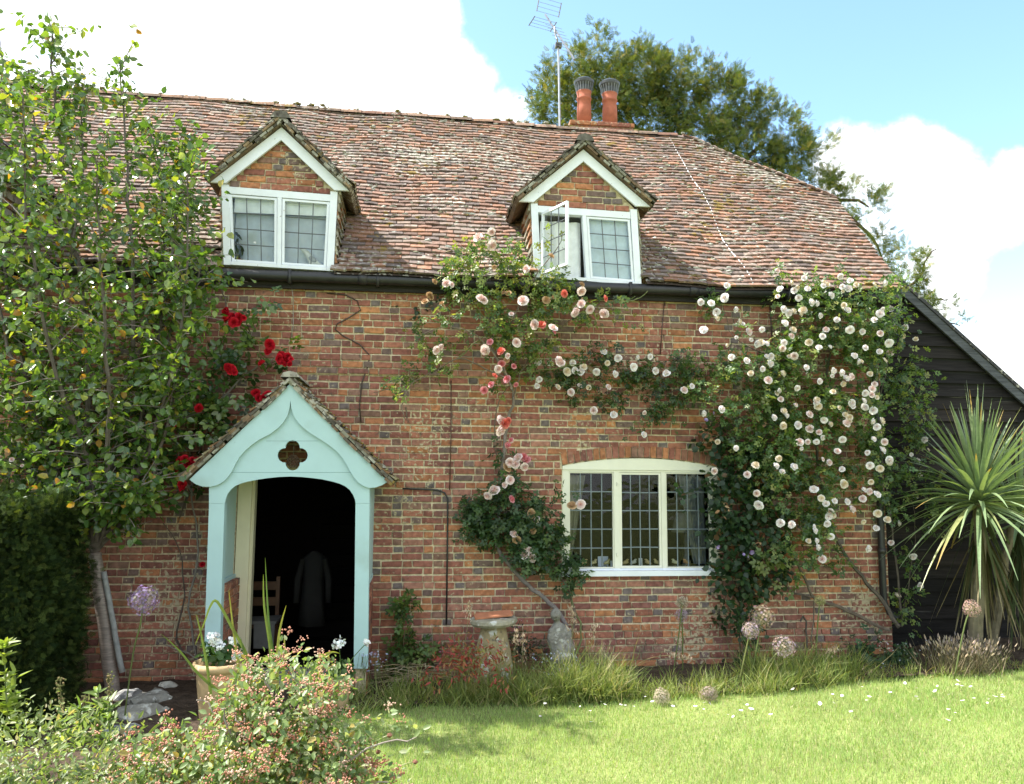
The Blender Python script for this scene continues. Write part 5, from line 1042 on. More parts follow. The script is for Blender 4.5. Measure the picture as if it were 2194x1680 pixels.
nrm = unit(rng.normal(size=(n, 3))*.75+np.array((-.1, -.35, .75))); ax = A_*.6+rng.normal(size=(n, 3))*.8+np.array((0, -.1, -.55))
pal = [(.065, .125, .034), (.095, .165, .04), (.15, .225, .05), (.23, .28, .06), (.36, .19, .04), (.34, .29, .06)]
numpy_mesh('crown', *inst(TLEAF, LEAF_F, P, ax, nrm, rng.uniform(.052, .10, n), pick(pal, n, [.32, .32, .2, .115, .02, .025])), M_gloss, tree)
m = MB(); stem_px(m, [(262, 1440, YT-.03), (250, 1380, YT-.03), (238, 1310, YT-.03), (222, 1225, YT-.03)], .027, .025, (.26, .27, .27), YT, 3, 10, .001); tag(m.build('tree_stake', M_bark, None, True), 'grey wooden stake leaning beside the cherry trunk', 'stake')
# ================================================================== yew behind the house
YY = 9.5
yw = empty('yew_tree', tuple(np.append(at(1480, 600, YY)[:2], 0)), None, 'large yew tree rising behind the roof and chimney', 'tree')
ye = [(1140, 245, 35, 25, .6), (1190, 215, 50, 60, 1.3), (1170, 160, 12, 30, 1.3), (1250, 190, 55, 60, 1), (1275, 120, 40, 45, .7), (1270, 95, 12, 22, 1.3), (1310, 200, 60, 80, 1.2), (1380, 170, 75, 65, 1.3), (1390, 115, 35, 18, .8), (1450, 180, 70, 65, 1.3), (1400, 260, 90, 70, 1.3), (1490, 150, 40, 30, .9), (1540, 220, 70, 60, 1.3), (1500, 300, 90, 60, 1.3), (1610, 250, 60, 50, 1.2), (1600, 330, 80, 55, 1.3), (1670, 270, 40, 35, .9), (1690, 330, 45, 40, 1.1), (1560, 380, 60, 40, 1), (1650, 390, 50, 30, .9), (1720, 380, 40, 25, .8), (1750, 335, 18, 22, .5), (1775, 385, 35, 18, .6),
      (1800, 370, 20, 12, .4), (1815, 410, 30, 20, .6), (1850, 460, 28, 30, .6), (1880, 435, 25, 10, .35), (1860, 450, 25, 45, .8), (1865, 510, 25, 35, .9), (1885, 560, 30, 40, .9), (1900, 620, 30, 30, .8), (1745, 400, 45, 25, .9), (1800, 430, 40, 25, .8), (1690, 350, 45, 40, 1), (1210, 260, 60, 30, .9), (1115, 258, 22, 12, .5), (1230, 150, 20, 35, 1.3),
      ]
yb_ = [(1945, 600, 40, 35, 1), (1985, 560, 35, 16, .5), (2010, 530, 18, 14, .4), (1970, 640, 50, 30, .9), (2020, 650, 30, 20, .5), (1990, 690, 45, 16, .7), (2045, 690, 22, 10, .5), (1950, 545, 20, 30, .5), (1935, 660, 40, 40, 1)]
P, O = cluster_pts(ye, YY, .95, 760, 34, .12)
def spray():
    V, F = [], []
    for k in range(9):
        y = .08+.92*k/9; w_ = .34*(1-.6*k/9); s_ = 1 if k % 2 else -1
        V += [(0, y-.05, 0), (s_*w_, y+.17, -.05), (s_*w_*.9, y+.27, -.06), (0, y+.05, 0)]; F.append((4*k, 4*k+1, 4*k+2, 4*k+3))
    return np.array(V), np.array(F)
nbig = len(P); P2, O2 = cluster_pts(yb_, YY-5, .35, 1500, 24, .06); P = np.concatenate([P, P2]); O = np.concatenate([O, O2]); SP, SPF = spray(); n = len(P); print('yew sprays', n)
ax = O*.55+rng.normal(size=(n, 3))*.45+np.array((0, 0, .25)); nrm = rng.normal(size=(n, 3))*.5+np.array((0, -.5, .6))
numpy_mesh('crown', *inst(SP, SPF, P, ax, nrm, np.concatenate([rng.uniform(.10, .21, nbig), rng.uniform(.07, .13, n-nbig)]), pick([(.07, .105, .036), (.115, .15, .044), (.175, .20, .055), (.24, .22, .06)], n, [.35, .32, .23, .1])), M_yew, yw)
m = MB()
for L, r in (([(1470, 700), (1480, 420), (1450, 250)], .22), ([(1470, 500), (1560, 380), (1640, 300)], .16), ([(1470, 480), (1380, 300), (1300, 200)], .16), ([(1470, 560), (1700, 420), (1860, 440)], .14), ([(1300, 330), (1210, 230), (1165, 150)], .05), ([(1700, 420), (1860, 500), (1890, 600)], .07)): stem_px(m, L, r, r*.15, (.08, .055, .04), YY+.3, 4, 7, .05)
m.build('trunk', M_bark, yw)
m = MB()
for L in ([(1900, 640), (1960, 600), (2010, 530)], [(1900, 660), (1990, 650), (2030, 640)], [(1920, 690), (1990, 690), (2060, 690)]): stem_px(m, L, .04, .008, (.08, .055, .04), YY-5, 4, 6, .03)
m.build('bough', M_bark, yw)
# ================================================================== clipped hedge
HY0, HY1 = -1.75, -.7
hx0, hx1 = at(-420, 1300, -1.6)[0], at(176, 1300, HY1)[0]; hz = at(60, 1082, HY0)[2]
hd = empty('hedge', ((hx0+hx1)/2, -1.5, 0), None, 'dark clipped yew hedge at the left edge behind the tree', 'hedge')
m = MB(); m.box(((hx0+hx1)/2, (HY0+HY1)/2, hz/2-.05), (hx1-hx0-.25, HY1-HY0-.25, hz-.1), (.02, .03, .012)); m.build('core', M_bark, hd)
n = 42000; fc = rng.random(n); P = np.empty((n, 3)); O = np.empty((n, 3))
u, v = rng.random(n), rng.random(n)
for i in range(n):
    if fc[i] < .45: P[i] = (hx0+(hx1-hx0)*u[i], HY0, hz*v[i]); O[i] = (0, -1, .2)
    elif fc[i] < .7: P[i] = (hx0+(hx1-hx0)*u[i], HY0+(HY1-HY0)*v[i], hz); O[i] = (0, 0, 1)
    else: P[i] = (hx1-.12*(v[i]**2), HY0+(HY1-HY0)*u[i], hz*v[i]); O[i] = (1, 0, .2)
bump_ = .05*np.sin(P[:, 0]*7+P[:, 2]*5)+.04*np.sin(P[:, 1]*9+P[:, 2]*6.5)+rng.normal(size=n)*.05; P += O*bump_[:, None]
numpy_mesh('foliage', *inst(SP*np.array((1.3, 1, 1)), SPF, P, O*.8+rng.normal(size=(n, 3))*.6, rng.normal(size=(n, 3))+np.array((0, -.2, .6)), rng.uniform(.035, .065, n), pick([(.016, .030, .010), (.03, .052, .015), (.075, .105, .028)], n, [.4, .36, .24])), M_yew, hd)
# ================================================================== cordyline
cb = on_ground(2088, 1425); YC_ = cb[1]
co = empty('cordyline', tuple(cb), None, 'spiky green cordyline palm in front of the black boards', 'palm')
m = MB(); stem_px(m, [(2086, 1430), (2090, 1330), (2096, 1200), (2098, 1080)], .075, .055, (.15, .13, .085), YC_, 4, 10, .006); stem_px(m, [(2120, 1430), (2140, 1280), (2165, 1130)], .05, .04, (.14, .12, .08), YC_+.35, 4, 8, .006); m.build('trunk', M_bark, co)
def strap(p, d, L, w_, droop, col, seg=7, V=None, F=None, C=None, tipc=None, twist=0):
    d = unit(np.array(d, float)); side = unit(np.cross(d, (0, 0, 1.0))+1e-6); up_ = np.cross(side, d); k = len(V)
    side = side*math.cos(twist)+up_*math.sin(twist); up_ = np.cross(side, d)
    for i in range(seg+1):
        t = i/seg; c = p+d*L*t+np.array((0, 0, -droop*L*t*t)); ww = w_*(1-t**2.2)*(.55+.45*min(1, t*4))+.0015
        cc = np.array(col) if tipc is None or t < .85 else np.array(tipc)
        V += [c-side*ww+up_*ww*.35, c, c+side*ww+up_*ww*.35]; C += [cc]*3
        if i: q = k+3*i; F += [(q-3, q-2, q+1, q), (q-2, q-1, q+2, q+1)]
V, F, C = [], [], []
for cx_, cy__, Yc, nn, LL in ((2096, 1062, YC_, 175, 1.24), (2185, 1100, YC_+.35, 64, 1.05)):
    c0 = at(cx_, cy__, Yc)
    for i in range(nn):
        t = i/nn; elv = R_(88)*(1-t)**.75-R_(24)*t+random.uniform(-.08, .08); azm = i*2.399963
        d = (math.cos(azm)*math.cos(elv), math.sin(azm)*math.cos(elv), math.sin(elv)); g_ = random.random()
        c = (.15+.09*g_, .22+.09*g_, .105+.06*g_) if random.random() < .95 else (.27, .29, .12)
        strap(c0+np.array((0, 0, -.12*t))+np.array(d)*.04, d, LL*random.uniform(.78, 1.05)*(1-.18*t), random.uniform(.016, .027), (.07+.46*t)*random.uniform(.5, 1.3), c, 7, V, F, C, (.36, .25, .08) if random.random() < .1 else None, random.uniform(-.5, .5))
numpy_mesh('crown', np.array(V), np.array(F), np.array(C), leafmat('strap_leaf', .38, .22, (1.3, 1.3, .5), .5), co)
V, F, C = [], [], []
for cx_, cy__, Yc, nn in ((2096, 1085, YC_, 40), (2180, 1125, YC_+.35, 26)):
    c0 = at(cx_, cy__, Yc)
    for i in range(nn):
        azm = random.uniform(0, 6.28); elv = R_(random.uniform(-88, -58)); d = (math.cos(azm)*math.cos(elv), math.sin(azm)*math.cos(elv), math.sin(elv))
        c = random.choice(((.085, .08, .034), (.06, .075, .028), (.115, .09, .045), (.17, .15, .09), (.05, .07, .03))); strap(c0+np.array((0, 0, random.uniform(-.3, .05))), d, random.uniform(.7, 1.35), random.uniform(.014, .024), random.uniform(.0, .2), c, 7, V, F, C, (.26, .22, .13), random.uniform(-1, 1))
numpy_mesh('dead_leaves', np.array(V), np.array(F), np.array(C), M_dry, co)  # skirt of dead leaves, browns darkened further to carry its shade
# ================================================================== alliums
def star():
    V = [(0, 0, 0)]; F = []
    for k in range(6):
        a = math.pi/3*k; V += [(math.cos(a+.25)*.35, math.sin(a+.25)*.35, .1), (math.cos(a)*1.0, math.sin(a)*1.0, .2), (math.cos(a-.25)*.35, math.sin(a-.25)*.35, .1)]; F.append((0, 3*k+3, 3*k+2, 3*k+1))
    V = np.array(V); return V[:, [0, 2, 1]]*np.array((1, 1, -1)) if False else V, np.array(F)
ST, STF = star()
def allium(hx, hy, rpx, stem, Y, pal, lab, nfl=170, ped=(.2, .22, .1)):
    c = at(hx, hy, Y); r = rpx/scale_at(Y); b = at(stem[-1][0], stem[-1][1], Y); b[2] = min(b[2], ground_z(b[0], Y)+.02)
    t = empty('allium', tuple(b), None, lab, 'allium', 'alliums in front of the cottage'); m = MB(); P = smooth_poly([c]+[at(x, y, Y) for x, y in stem[:-1]]+[b], 4); m.tube(P, .007, (.16, .20, .07) if sum(pal[0]) < 1.4 else (.2, .22, .08), 6); m.build('stem', M_leaf, t, True)
    m = MB(); m.blob(c, (.02, .02, .02), (.25, .2, .12), 6, 4, .1); i = np.arange(nfl)+.5; ph = np.arccos(1-2*i/nfl); th = math.pi*(1+5**.5)*i
    d = np.stack([np.cos(th)*np.sin(ph), np.sin(th)*np.sin(ph), np.cos(ph)], 1); rad = r*rng.uniform(.72, 1.04, (nfl, 1))
    Pp = c+d*rad
    for q in Pp[::2]: m.tube([c, q], .0016, ped, 3, False)
    h_ = m.build('pedicels', M_dry, t)
    T3 = ST[:, [0, 2, 1]]  # opens along the radius (template y)
    a_ = unit(rng.normal(size=(nfl, 3)))
    v, f, cc = inst(T3, STF, Pp, d+rng.normal(size=(nfl, 3))*.25, a_, np.full(nfl, max(.016, r*.17)), pick(pal, nfl)); numpy_mesh('flower_head', v, f, cc, M_petal, t)
PUR = [(.34, .24, .50), (.42, .32, .58), (.25, .17, .38), (.4, .36, .3)]; TAN = [(.50, .36, .26), (.60, .46, .38), (.42, .32, .20), (.50, .34, .44)]; MIX = [(.52, .38, .50), (.56, .42, .38), (.62, .48, .58), (.44, .32, .26)]; FAD = [(.52, .43, .33), (.60, .50, .40), (.44, .35, .28)]
allium(308, 1285, 29, [(300, 1340), (285, 1400), (270, 1470)], -1.4, PUR, 'purple allium in the shade between tree and porch', 200, (.3, .26, .2))
allium(1632, 1322, 26, [(1622, 1380), (1606, 1450)], -.95, TAN, 'largest tan allium head right of the window'); allium(1607, 1350, 19, [(1596, 1400), (1580, 1460)], -1.05, MIX, 'mauve allium below the largest tan one')
allium(1679, 1385, 24, [(1650, 1415), (1610, 1460)], -1.1, MIX, 'pink mauve allium on a leaning stem, lowest of the trio'); allium(1756, 1286, 12, [(1751, 1340), (1745, 1420)], -.75, [(.42, .42, .16), (.5, .46, .2)], 'small greenish yellow allium on a straight stem', 70)
allium(2081, 1303, 19, [(2066, 1340), (2040, 1395)], -1.15, [(.6, .36, .3), (.66, .45, .4), (.55, .35, .38)], 'salmon pink allium in front of the cordyline trunk'); allium(1417, 1494, 19, [(1416, 1512), (1415, 1516)], -1.3, FAD, 'faded allium resting on the grass, further left of two'); allium(1518, 1487, 18, [(1519, 1507), (1520, 1511)], -1.3, [(.42, .30, .30), (.5, .38, .36), (.34, .26, .2)], 'faded mauve allium on the grass nearer the trio')
allium(1461, 1290, 15, [(1455, 1350), (1440, 1455)], -.45, FAD, 'dry brown allium head against the wall below the window', 150); allium(1460, 1318, 15, [(1462, 1370), (1462, 1455)], -.35, [(.46, .32, .44), (.52, .4, .5)], 'dull mauve allium just under the dry brown one', 150)
# ================================================================== border plants
BL = np.array([(-1, 0, 0), (1, 0, 0), (-.8, .4, -.03), (.8, .4, -.03), (-.5, .75, -.14), (.5, .75, -.14), (-.05, 1.0, -.32), (.05, 1.0, -.32)]); BL_F = np.array([(0, 1, 3, 2), (2, 3, 5, 4), (4, 5, 7, 6)])
def blades(P, h, w_, lean, pal, wts=None):
    n = len(P); ax = rng.normal(size=(n, 3))*np.array((lean, lean, .1))+np.array((0, 0, 1)); nrm = rng.normal(size=(n, 3))*np.array((1, 1, .1)); hh = rng.uniform(h[0], h[1], n)
    return inst(BL, BL_F, P, ax, nrm, np.stack([np.full(n, 1.0)*w_*rng.uniform(.7, 1.3, n), hh, hh*rng.uniform(.5, 2.2, n)], 1), pick(pal, n, wts))
GR = [(.17, .23, .06), (.24, .29, .085), (.30, .34, .12), (.10, .15, .04), (.40, .35, .18)]
parts = []
def tufts(pxs, Y1, ncl, per, h):
    for _ in range(ncl):
        x0 = random.uniform(at(pxs[0], 1460, -.8)[0], at(pxs[1], 1460, -.8)[0]); k = random.random()**1.5; e = edge_y(x0); y0 = e-.06+random.uniform(-.05, .04)+Y1*k; hh = random.uniform(*h)*(.75+.5*k); n = int(per*random.uniform(.5, 1.4)); sp_ = random.uniform(.03, .09)
        P = np.zeros((n, 3)); P[:, 0] = x0+rng.normal(size=n)*sp_; P[:, 1] = y0+rng.normal(size=n)*sp_*.7; P[:, 2] = [ground_z(a, b) for a, b in P[:, :2]]
        w = rng.dirichlet((2.2, 2.2, 1.8, 1.2, .9)); parts.append(blades(P, (hh*.45, hh*1.1), .0036, random.uniform(.25, .75), GR, w))
for pxs, Y1, ncl, per, h in (((850, 1010), .4, 40, 26, (.10, .34)), ((1000, 1350), .45, 150, 32, (.12, .44)), ((1340, 1500), .3, 46, 22, (.07, .26)), ((1480, 1600), .35, 36, 24, (.1, .26)), ((1590, 1850), .5, 110, 30, (.12, .42)), ((1840, 2193), .3, 46, 20, (.05, .18)), ((720, 870), .5, 36, 22, (.08, .26)), ((1100, 1300), .15, 30, 40, (.25, .5))): tufts(pxs, Y1, ncl, per, h)
tag(numpy_mesh('border_grass', *join(parts), M_grass), kind='stuff')
def bush(name, ells, Y, dep, dens, T, TF, size, pal, mat, lab, cat, stems=None, w=None, group=None, base=None, clump=20, sig=.05, up=(0, -.45, .75), droop=-.2):
    b = on_ground(*(base or (ells[0][0], 1445))); t = empty(name, tuple(b), None, lab, cat, group); P, O = cluster_pts(ells, Y, dep, dens*4, clump, sig); P[:, 2] = np.maximum(P[:, 2], .03)
    leaves('foliage', P, O, T, TF, size, pal, mat, t, w=w, up=up, droop=droop); m = MB()
    for L in (stems or [[(ells[0][0], 1450), (e[0], e[1])] for e in ells]): stem_px(m, [(p[0], p[1]) for p in L], .006, .002, (.16, .13, .07), Y, 3, 5, .008)
    m.build('stem', M_bark, t); return t
bush('red_leaved_plant', [(1000, 1430, 45, 30, .8), (960, 1400, 25, 25, .5), (1040, 1400, 30, 30, .5), (985, 1375, 14, 25, .35), (930, 1440, 30, 25, .5), (1070, 1440, 25, 25, .5)], -.98, .12, 900, SLIM, LEAF_F, (.035, .07), [(.32, .05, .04), (.24, .06, .04), (.36, .16, .07), (.14, .15, .04), (.22, .2, .05)], M_leaf, 'red-leaved plant in the grass before the staddle stone', 'plant', w=[.3, .2, .15, .2, .15], base=(1000, 1470))
bush('leafy_weed', [(868, 1290, 14, 18, .9), (862, 1330, 22, 22, .8), (866, 1385, 20, 30, .8), (850, 1410, 30, 25, .6), (905, 1385, 25, 20, .4), (875, 1430, 35, 20, .6)], -.22, .07, 300, ROSELEAF, ROSELEAF_F, (.10, .16), [(.05, .10, .03), (.09, .15, .04), (.15, .2, .06)], M_leaf, 'tall leafy weed against the wall right of the porch', 'plant', stems=[[(870, 1455), (864, 1380), (868, 1285)], [(870, 1455), (900, 1390)]], base=(870, 1455))
bush('dark_shrublet', [(1125, 1370, 40, 30, .9), (1135, 1410, 45, 30, .9), (1250, 1440, 35, 20, .6)], -.2, .1, 420, LEAF, LEAF_F, (.025, .045), [(.035, .055, .03), (.05, .075, .035), (.06, .05, .04)], M_leaf, 'low dark shrublet between staddle stone and statuette', 'plant', base=(1130, 1450))
bush('ferny_plant', [(1890, 1395, 45, 32, 1), (1850, 1400, 20, 22, .6), (1930, 1410, 30, 25, .8)], -.45, .14, 480, ROSELEAF, ROSELEAF_F, (.06, .11), [(.045, .10, .05), (.06, .125, .055), (.035, .075, .04)], M_leaf, 'bluish green ferny plant at the right corner of the cottage', 'plant', base=(1890, 1440))
bush('lavender', [(2050, 1410, 50, 32, 1), (2100, 1425, 35, 28, .9), (2000, 1415, 35, 28, .8)], -.75, .16, 640, BL, BL_F, (.07, .16), [(.22, .19, .11), (.30, .26, .17), (.12, .13, .07), (.36, .32, .22)], M_dry, 'dry brown lavender clump at the foot of the cordyline', 'plant', base=(2060, 1440), sig=.04, droop=.9) if False else None
t = empty('lavender', tuple(on_ground(2065, 1440)), None, 'dry brown lavender clump at the foot of the cordyline', 'lavender')
n = 900; c = on_ground(2068, 1438); d = rng.normal(size=(n, 3))*np.array((.5, .35, .1))+np.array((0, -.1, 1)); P = c+rng.normal(size=(n, 3))*np.array((.16, .1, 0))
numpy_mesh('stem', *inst(BL, BL_F, P, d, rng.normal(size=(n, 3)), np.stack([np.full(n, .0025), rng.uniform(.15, .36, n), rng.uniform(.02, .1, n)], 1), pick([(.2, .17, .1), (.3, .25, .16), (.13, .13, .07)], n)), M_dry, t)
tipn = 420; i = rng.integers(0, n, tipn); tp = P[i]+unit(d[i])*rng.uniform(.2, .34, (tipn, 1)); numpy_mesh('flower_head', *inst(SLIM, LEAF_F, tp, d[i], rng.normal(size=(tipn, 3)), np.full(tipn, .05), pick([(.34, .28, .22), (.42, .34, .24), (.24, .2, .2)], tipn)), M_dry, t)
def tiny_flowers(name, boxes, n, size, pal, lab, cat, stems=True):
    P = []
    for (x0, x1, y0, y1, Y, k) in boxes:
        for _ in range(int(n*k)): P.append(at(random.uniform(x0, x1), random.uniform(y0, y1), Y+random.uniform(-.1, .1)))
    P = np.array(P); n = len(P); t = empty(name, tuple(on_ground(boxes[0][0], 1470)), None, lab, cat)
    tag(numpy_mesh('flowers', *inst(ST[:, [0, 2, 1]]*1.0, STF, P, np.tile((0, -.7, .7), (n, 1))+rng.normal(size=(n, 3))*.4, rng.normal(size=(n, 3)), rng.uniform(size*.8, size*1.2, n), pick(pal, n)), M_petal, t), kind='stuff'); m = MB()
    for p in P: m.tube([p, p+np.array((random.uniform(-.04, .04), .02, -random.uniform(.1, .25)))], .0018, (.12, .15, .06), 3, False)
    m.build('stem', M_leaf, t); return t
tiny_flowers('forget_me_not', [(1140, 1260, 1390, 1460, -.7, 1), (1180, 1300, 1420, 1470, -.6, .5)], 55, .012, [(.55, .65, .85), (.68, .72, .85), (.5, .55, .8)], 'pale blue forget-me-nots in the long grass below the statuette', 'flowers')
tiny_flowers('blue_flowers', [(770, 830, 1395, 1440, -.8, 1)], 40, .013, [(.5, .55, .85), (.65, .68, .85)], 'pale blue flowers at the foot of the right porch post', 'flowers')
tiny_flowers('campion', [(905, 1130, 1320, 1400, -.3, 1), (1080, 1140, 1320, 1380, -.3, .5)], 45, .009, [(.55, .3, .5), (.6, .4, .6), (.5, .2, .4)], 'tiny mauve campion flowers around the staddle stone', 'flowers')
tiny_flowers('white_flowers', [(1880, 2040, 1370, 1440, -.7, 1)], 60, .010, [(.7, .72, .76), (.6, .65, .75)], 'tiny white flowers in the shady bed under the black boards', 'flowers')
# flowering grass stalks
def seed_grass(stalks, Y, lab):
    t = empty('seeding_grass', tuple(on_ground(stalks[0][-1][0], 1465)), None, lab, 'grass stalks', 'seeding grass stalks'); m = MB(); P = []; A2 = []
    for L in stalks:
        Q = stem_px(m, [(p[0], p[1]) for p in L], .0022, .003, (.26, .24, .12), Y, 4, 4, .002)
        for i in range(60):
            f = random.random()*.42; k = int(f*(len(Q)-1)); P.append(Q[k]+rng.normal(size=3)*np.array((.022, .02, .012))*(.4+f*3)); A2.append((random.uniform(-.5, .5), random.uniform(-.5, .5), .8))
    m.build('stem', M_dry, t); P = np.array(P); numpy_mesh('seed_head', *inst(SLIM, LEAF_F, P, np.array(A2), rng.normal(size=(len(P), 3)), rng.uniform(.022, .038, len(P)), pick([(.56, .43, .30), (.64, .52, .38), (.46, .32, .25)], len(P))), M_dry, t)
seed_grass([[(1222, 1305), (1225, 1370), (1222, 1480)], [(1228, 1320), (1224, 1400), (1220, 1480)]], -.6, 'tall seeding grass in front of the window wall, tallest spike')
seed_grass([[(1275, 1345), (1262, 1400), (1255, 1480)], [(1292, 1385), (1290, 1430), (1280, 1490)], [(1310, 1410), (1300, 1450), (1292, 1490)]], -.65, 'seeding grass with loose tan plumes below the window')
seed_grass([[(1106, 1355), (1102, 1410), (1098, 1480)], [(1118, 1365), (1120, 1430), (1124, 1480)], [(1072, 1375), (1080, 1430), (1085, 1480)]], -.75, 'seeding grass stalks between staddle stone and statuette')
seed_grass([[(1005, 1295), (1000, 1350), (985, 1460)]], -.8, 'single rusty grass stalk left of the staddle stone'); seed_grass([[(1480, 1413), (1430, 1405), (1370, 1420), (1330, 1470)]], -.8, 'seeding grass stalk arching over to the right'); seed_grass([[(1880, 1458), (1850, 1440), (1800, 1452), (1770, 1480)], [(1790, 1392), (1770, 1410), (1750, 1470)]], -.85, 'seeding grass arching at the bed edge near the corner')
# dry straw heap
m = MB()
c = on_ground(880, 1478)
for i in range(70): a = rng.normal(size=3)*np.array((.32, .16, .05)); q = c+np.array((0, 0, .12))+rng.normal(size=3)*np.array((.1, .08, .05)); m.tube([q, q+a*.5+np.array((0, 0, .03)), q+a], .003, random.choice(((.42, .34, .2), (.34, .27, .17), (.5, .44, .3))), 4, False)
tag(m.build('straw', M_dry), 'tangle of dry pulled stalks at the lawn edge right of the porch', 'dry stalks')
# ================================================================== foreground shrub
YF = -4.75
sb = on_ground(560, 1720); fs = empty('foreground_shrub', (at(560, 1600, YF)[0], YF, 0), None, 'spreading shrub with pinkish brown buds in the foreground', 'shrub')
fe = [(600, 1440, 80, 30, .9), (660, 1450, 60, 32, .9), (545, 1470, 60, 35, .9), (470, 1520, 70, 38, .9), (590, 1510, 120, 50, 1.1), (690, 1505, 50, 45, .9), (430, 1580, 90, 45, 1), (560, 1580, 150, 60, 1.2), (690, 1590, 70, 55, .9), (360, 1640, 95, 45, 1), (480, 1640, 150, 55, 1.2), (640, 1640, 140, 55, 1.2), (760, 1645, 60, 40, .9), (790, 1690, 70, 30, .8), (300, 1690, 110, 40, 1), (560, 1700, 220, 45, 1.2), (830, 1582, 60, 10, .5), (885, 1578, 22, 9, .7), (730, 1560, 35, 40, .6), (770, 1590, 40, 18, .5)]
fe = [(a, b+(26 if b < 1600 and a < 790 else 8), c, d*.9, k) for a, b, c, d, k in fe]; P, O = cluster_pts(fe, YF, .33, 5600, 34, .038); P += np.stack([np.zeros(len(P)), (P[:, 2]-.5)*.35, np.zeros(len(P))], 1)
P[:, 2] = np.maximum(P[:, 2], .05)
leaves('foliage', P, O, LEAF*np.array((.95, 1, 1.5)), LEAF_F, (.028, .048), [(.13, .19, .065), (.18, .25, .10), (.26, .32, .16), (.32, .35, .20), (.32, .25, .08)], M_leaf, fs, w=[.28, .32, .2, .14, .06], up=(0, -.35, .85), droop=.15)
n = 600; i = rng.choice(len(P), n, False); BP, BC = [], []
for k in i:
    base_ = P[k]+O[k]*np.array((.04, .05, .02))+np.array((0, -.02, .03)); pc = random.choice(((.50, .23, .16), (.55, .29, .21), (.44, .18, .12), (.60, .40, .31)))
    for q in range(random.randint(9, 20)): BP.append(base_+rng.normal(size=3)*np.array((.016, .016, .010))); BC.append(np.array(pc)*random.uniform(.8, 1.25))
OCT = np.array([(0, 0, -1), (1, 0, 0), (0, 1, 0), (-1, 0, 0), (0, -1, 0), (0, 0, 1.)]); OCF = np.array([(0, 2, 1), (0, 3, 2), (0, 4, 3), (0, 1, 4), (5, 1, 2), (5, 2, 3), (5, 3, 4), (5, 4, 1)])
BP = np.array(BP); nb_ = len(BP); numpy_mesh('buds', *inst(OCT, OCF, BP, rng.normal(size=(nb_, 3)), rng.normal(size=(nb_, 3)), rng.uniform(.004, .0066, nb_), np.array(BC)), M_petal, fs)
m = MB()
for L in ([(560, 1760), (520, 1640), (470, 1530), (430, 1500)], [(570, 1760), (590, 1620), (580, 1500), (565, 1440)], [(580, 1760), (640, 1640), (680, 1540), (690, 1480)], [(600, 1760), (700, 1660), (790, 1600), (895, 1580)], [(540, 1760), (430, 1690), (340, 1620), (300, 1590)], [(560, 1700), (520, 1580), (500, 1520)], [(300, 1720), (360, 1680), (400, 1640)], [(490, 1600), (510, 1560), (525, 1530)], [(620, 1760), (740, 1700), (830, 1680)]):
    stem_px(m, L, .008, .003, random.choice(((.16, .13, .11), (.26, .22, .19))), YF+.02, 4, 6, .01)
m.build('branches', M_bark, fs)
# strap-leaved plant rising behind it
sp_ = empty('strap_leaved_plant', tuple(on_ground(560, 1560)), None, 'upright strap leaves rising behind the foreground shrub', 'plant'); YB = -3.6
def ribbon(px, w_, col, mbx):
    P = smooth_poly([at(x, y, YB) for x, y in px], 4); n = len(P); vs_ = []
    for i, p in enumerate(P):
        ww = w_*(1-(i/(n-1))**2.5)+.0006; dv = P[min(i+1, n-1)]-P[max(i-1, 0)]; sd = unit(np.cross(dv, (0.2, 1, 0))); vs_ += [p-sd*ww, p+np.array((0, .003, 0)), p+sd*ww]
    mbx.add(vs_, [(3*i+j, 3*i+j+1, 3*i+j+4, 3*i+j+3) for i in range(n-1) for j in (0, 1)], col)
for L in ([(588, 1480), (585, 1408), (575, 1326), (568, 1195)], [(580, 1480), (580, 1400), (566, 1300), (564, 1230)], [(594, 1480), (594, 1408), (599, 1350), (613, 1297)], [(605, 1470), (609, 1410), (609, 1360)], [(512, 1490), (510, 1426), (499, 1343), (490, 1264)], [(545, 1480), (530, 1408), (496, 1343), (465, 1289), (450, 1300), (437, 1336), (418, 1381)], [(455, 1540), (448, 1457), (432, 1364), (420, 1316)], [(500, 1520), (479, 1491), (427, 1446), (385, 1395), (345, 1358)], [(674, 1470), (678, 1422), (692, 1405), (712, 1397), (728, 1400)], [(520, 1480), (528, 1430), (515, 1365)], [(300, 1640), (310, 1590), (335, 1555), (370, 1542)]):
    mm = MB(); ribbon(L, .0095, random.choice(((.15, .21, .05), (.19, .25, .06), (.12, .19, .06), (.28, .28, .07))), mm); mm.build('leaf', M_grass, sp_)
# wiry seed stems right of the shrub
ws = empty('wiry_plant', tuple(on_ground(725, 1690)), None, 'wiry plant with dry brown heads over the lawn edge', 'plant'); m = MB(); hm = MB()
for L in ([(722, 1700), (725, 1660), (722, 1610)], [(724, 1650), (740, 1610), (752, 1598)], [(724, 1655), (765, 1610), (800, 1590), (833, 1575)], [(726, 1690), (770, 1640), (812, 1610)], [(722, 1612), (700, 1590), (672, 1595)], [(730, 1700), (790, 1670), (890, 1630)], [(735, 1700), (775, 1720), (830, 1690)]):
    Q = stem_px(m, L, .0035, .0022, (.30, .32, .14), -4.3, 4, 5, .003); hm.blob(Q[-1], (.014, .014, .012), (.26, .13, .09), 6, 4, .3)
m.build('stem', M_leaf, ws); hm.build('seed_head', M_dry, ws)
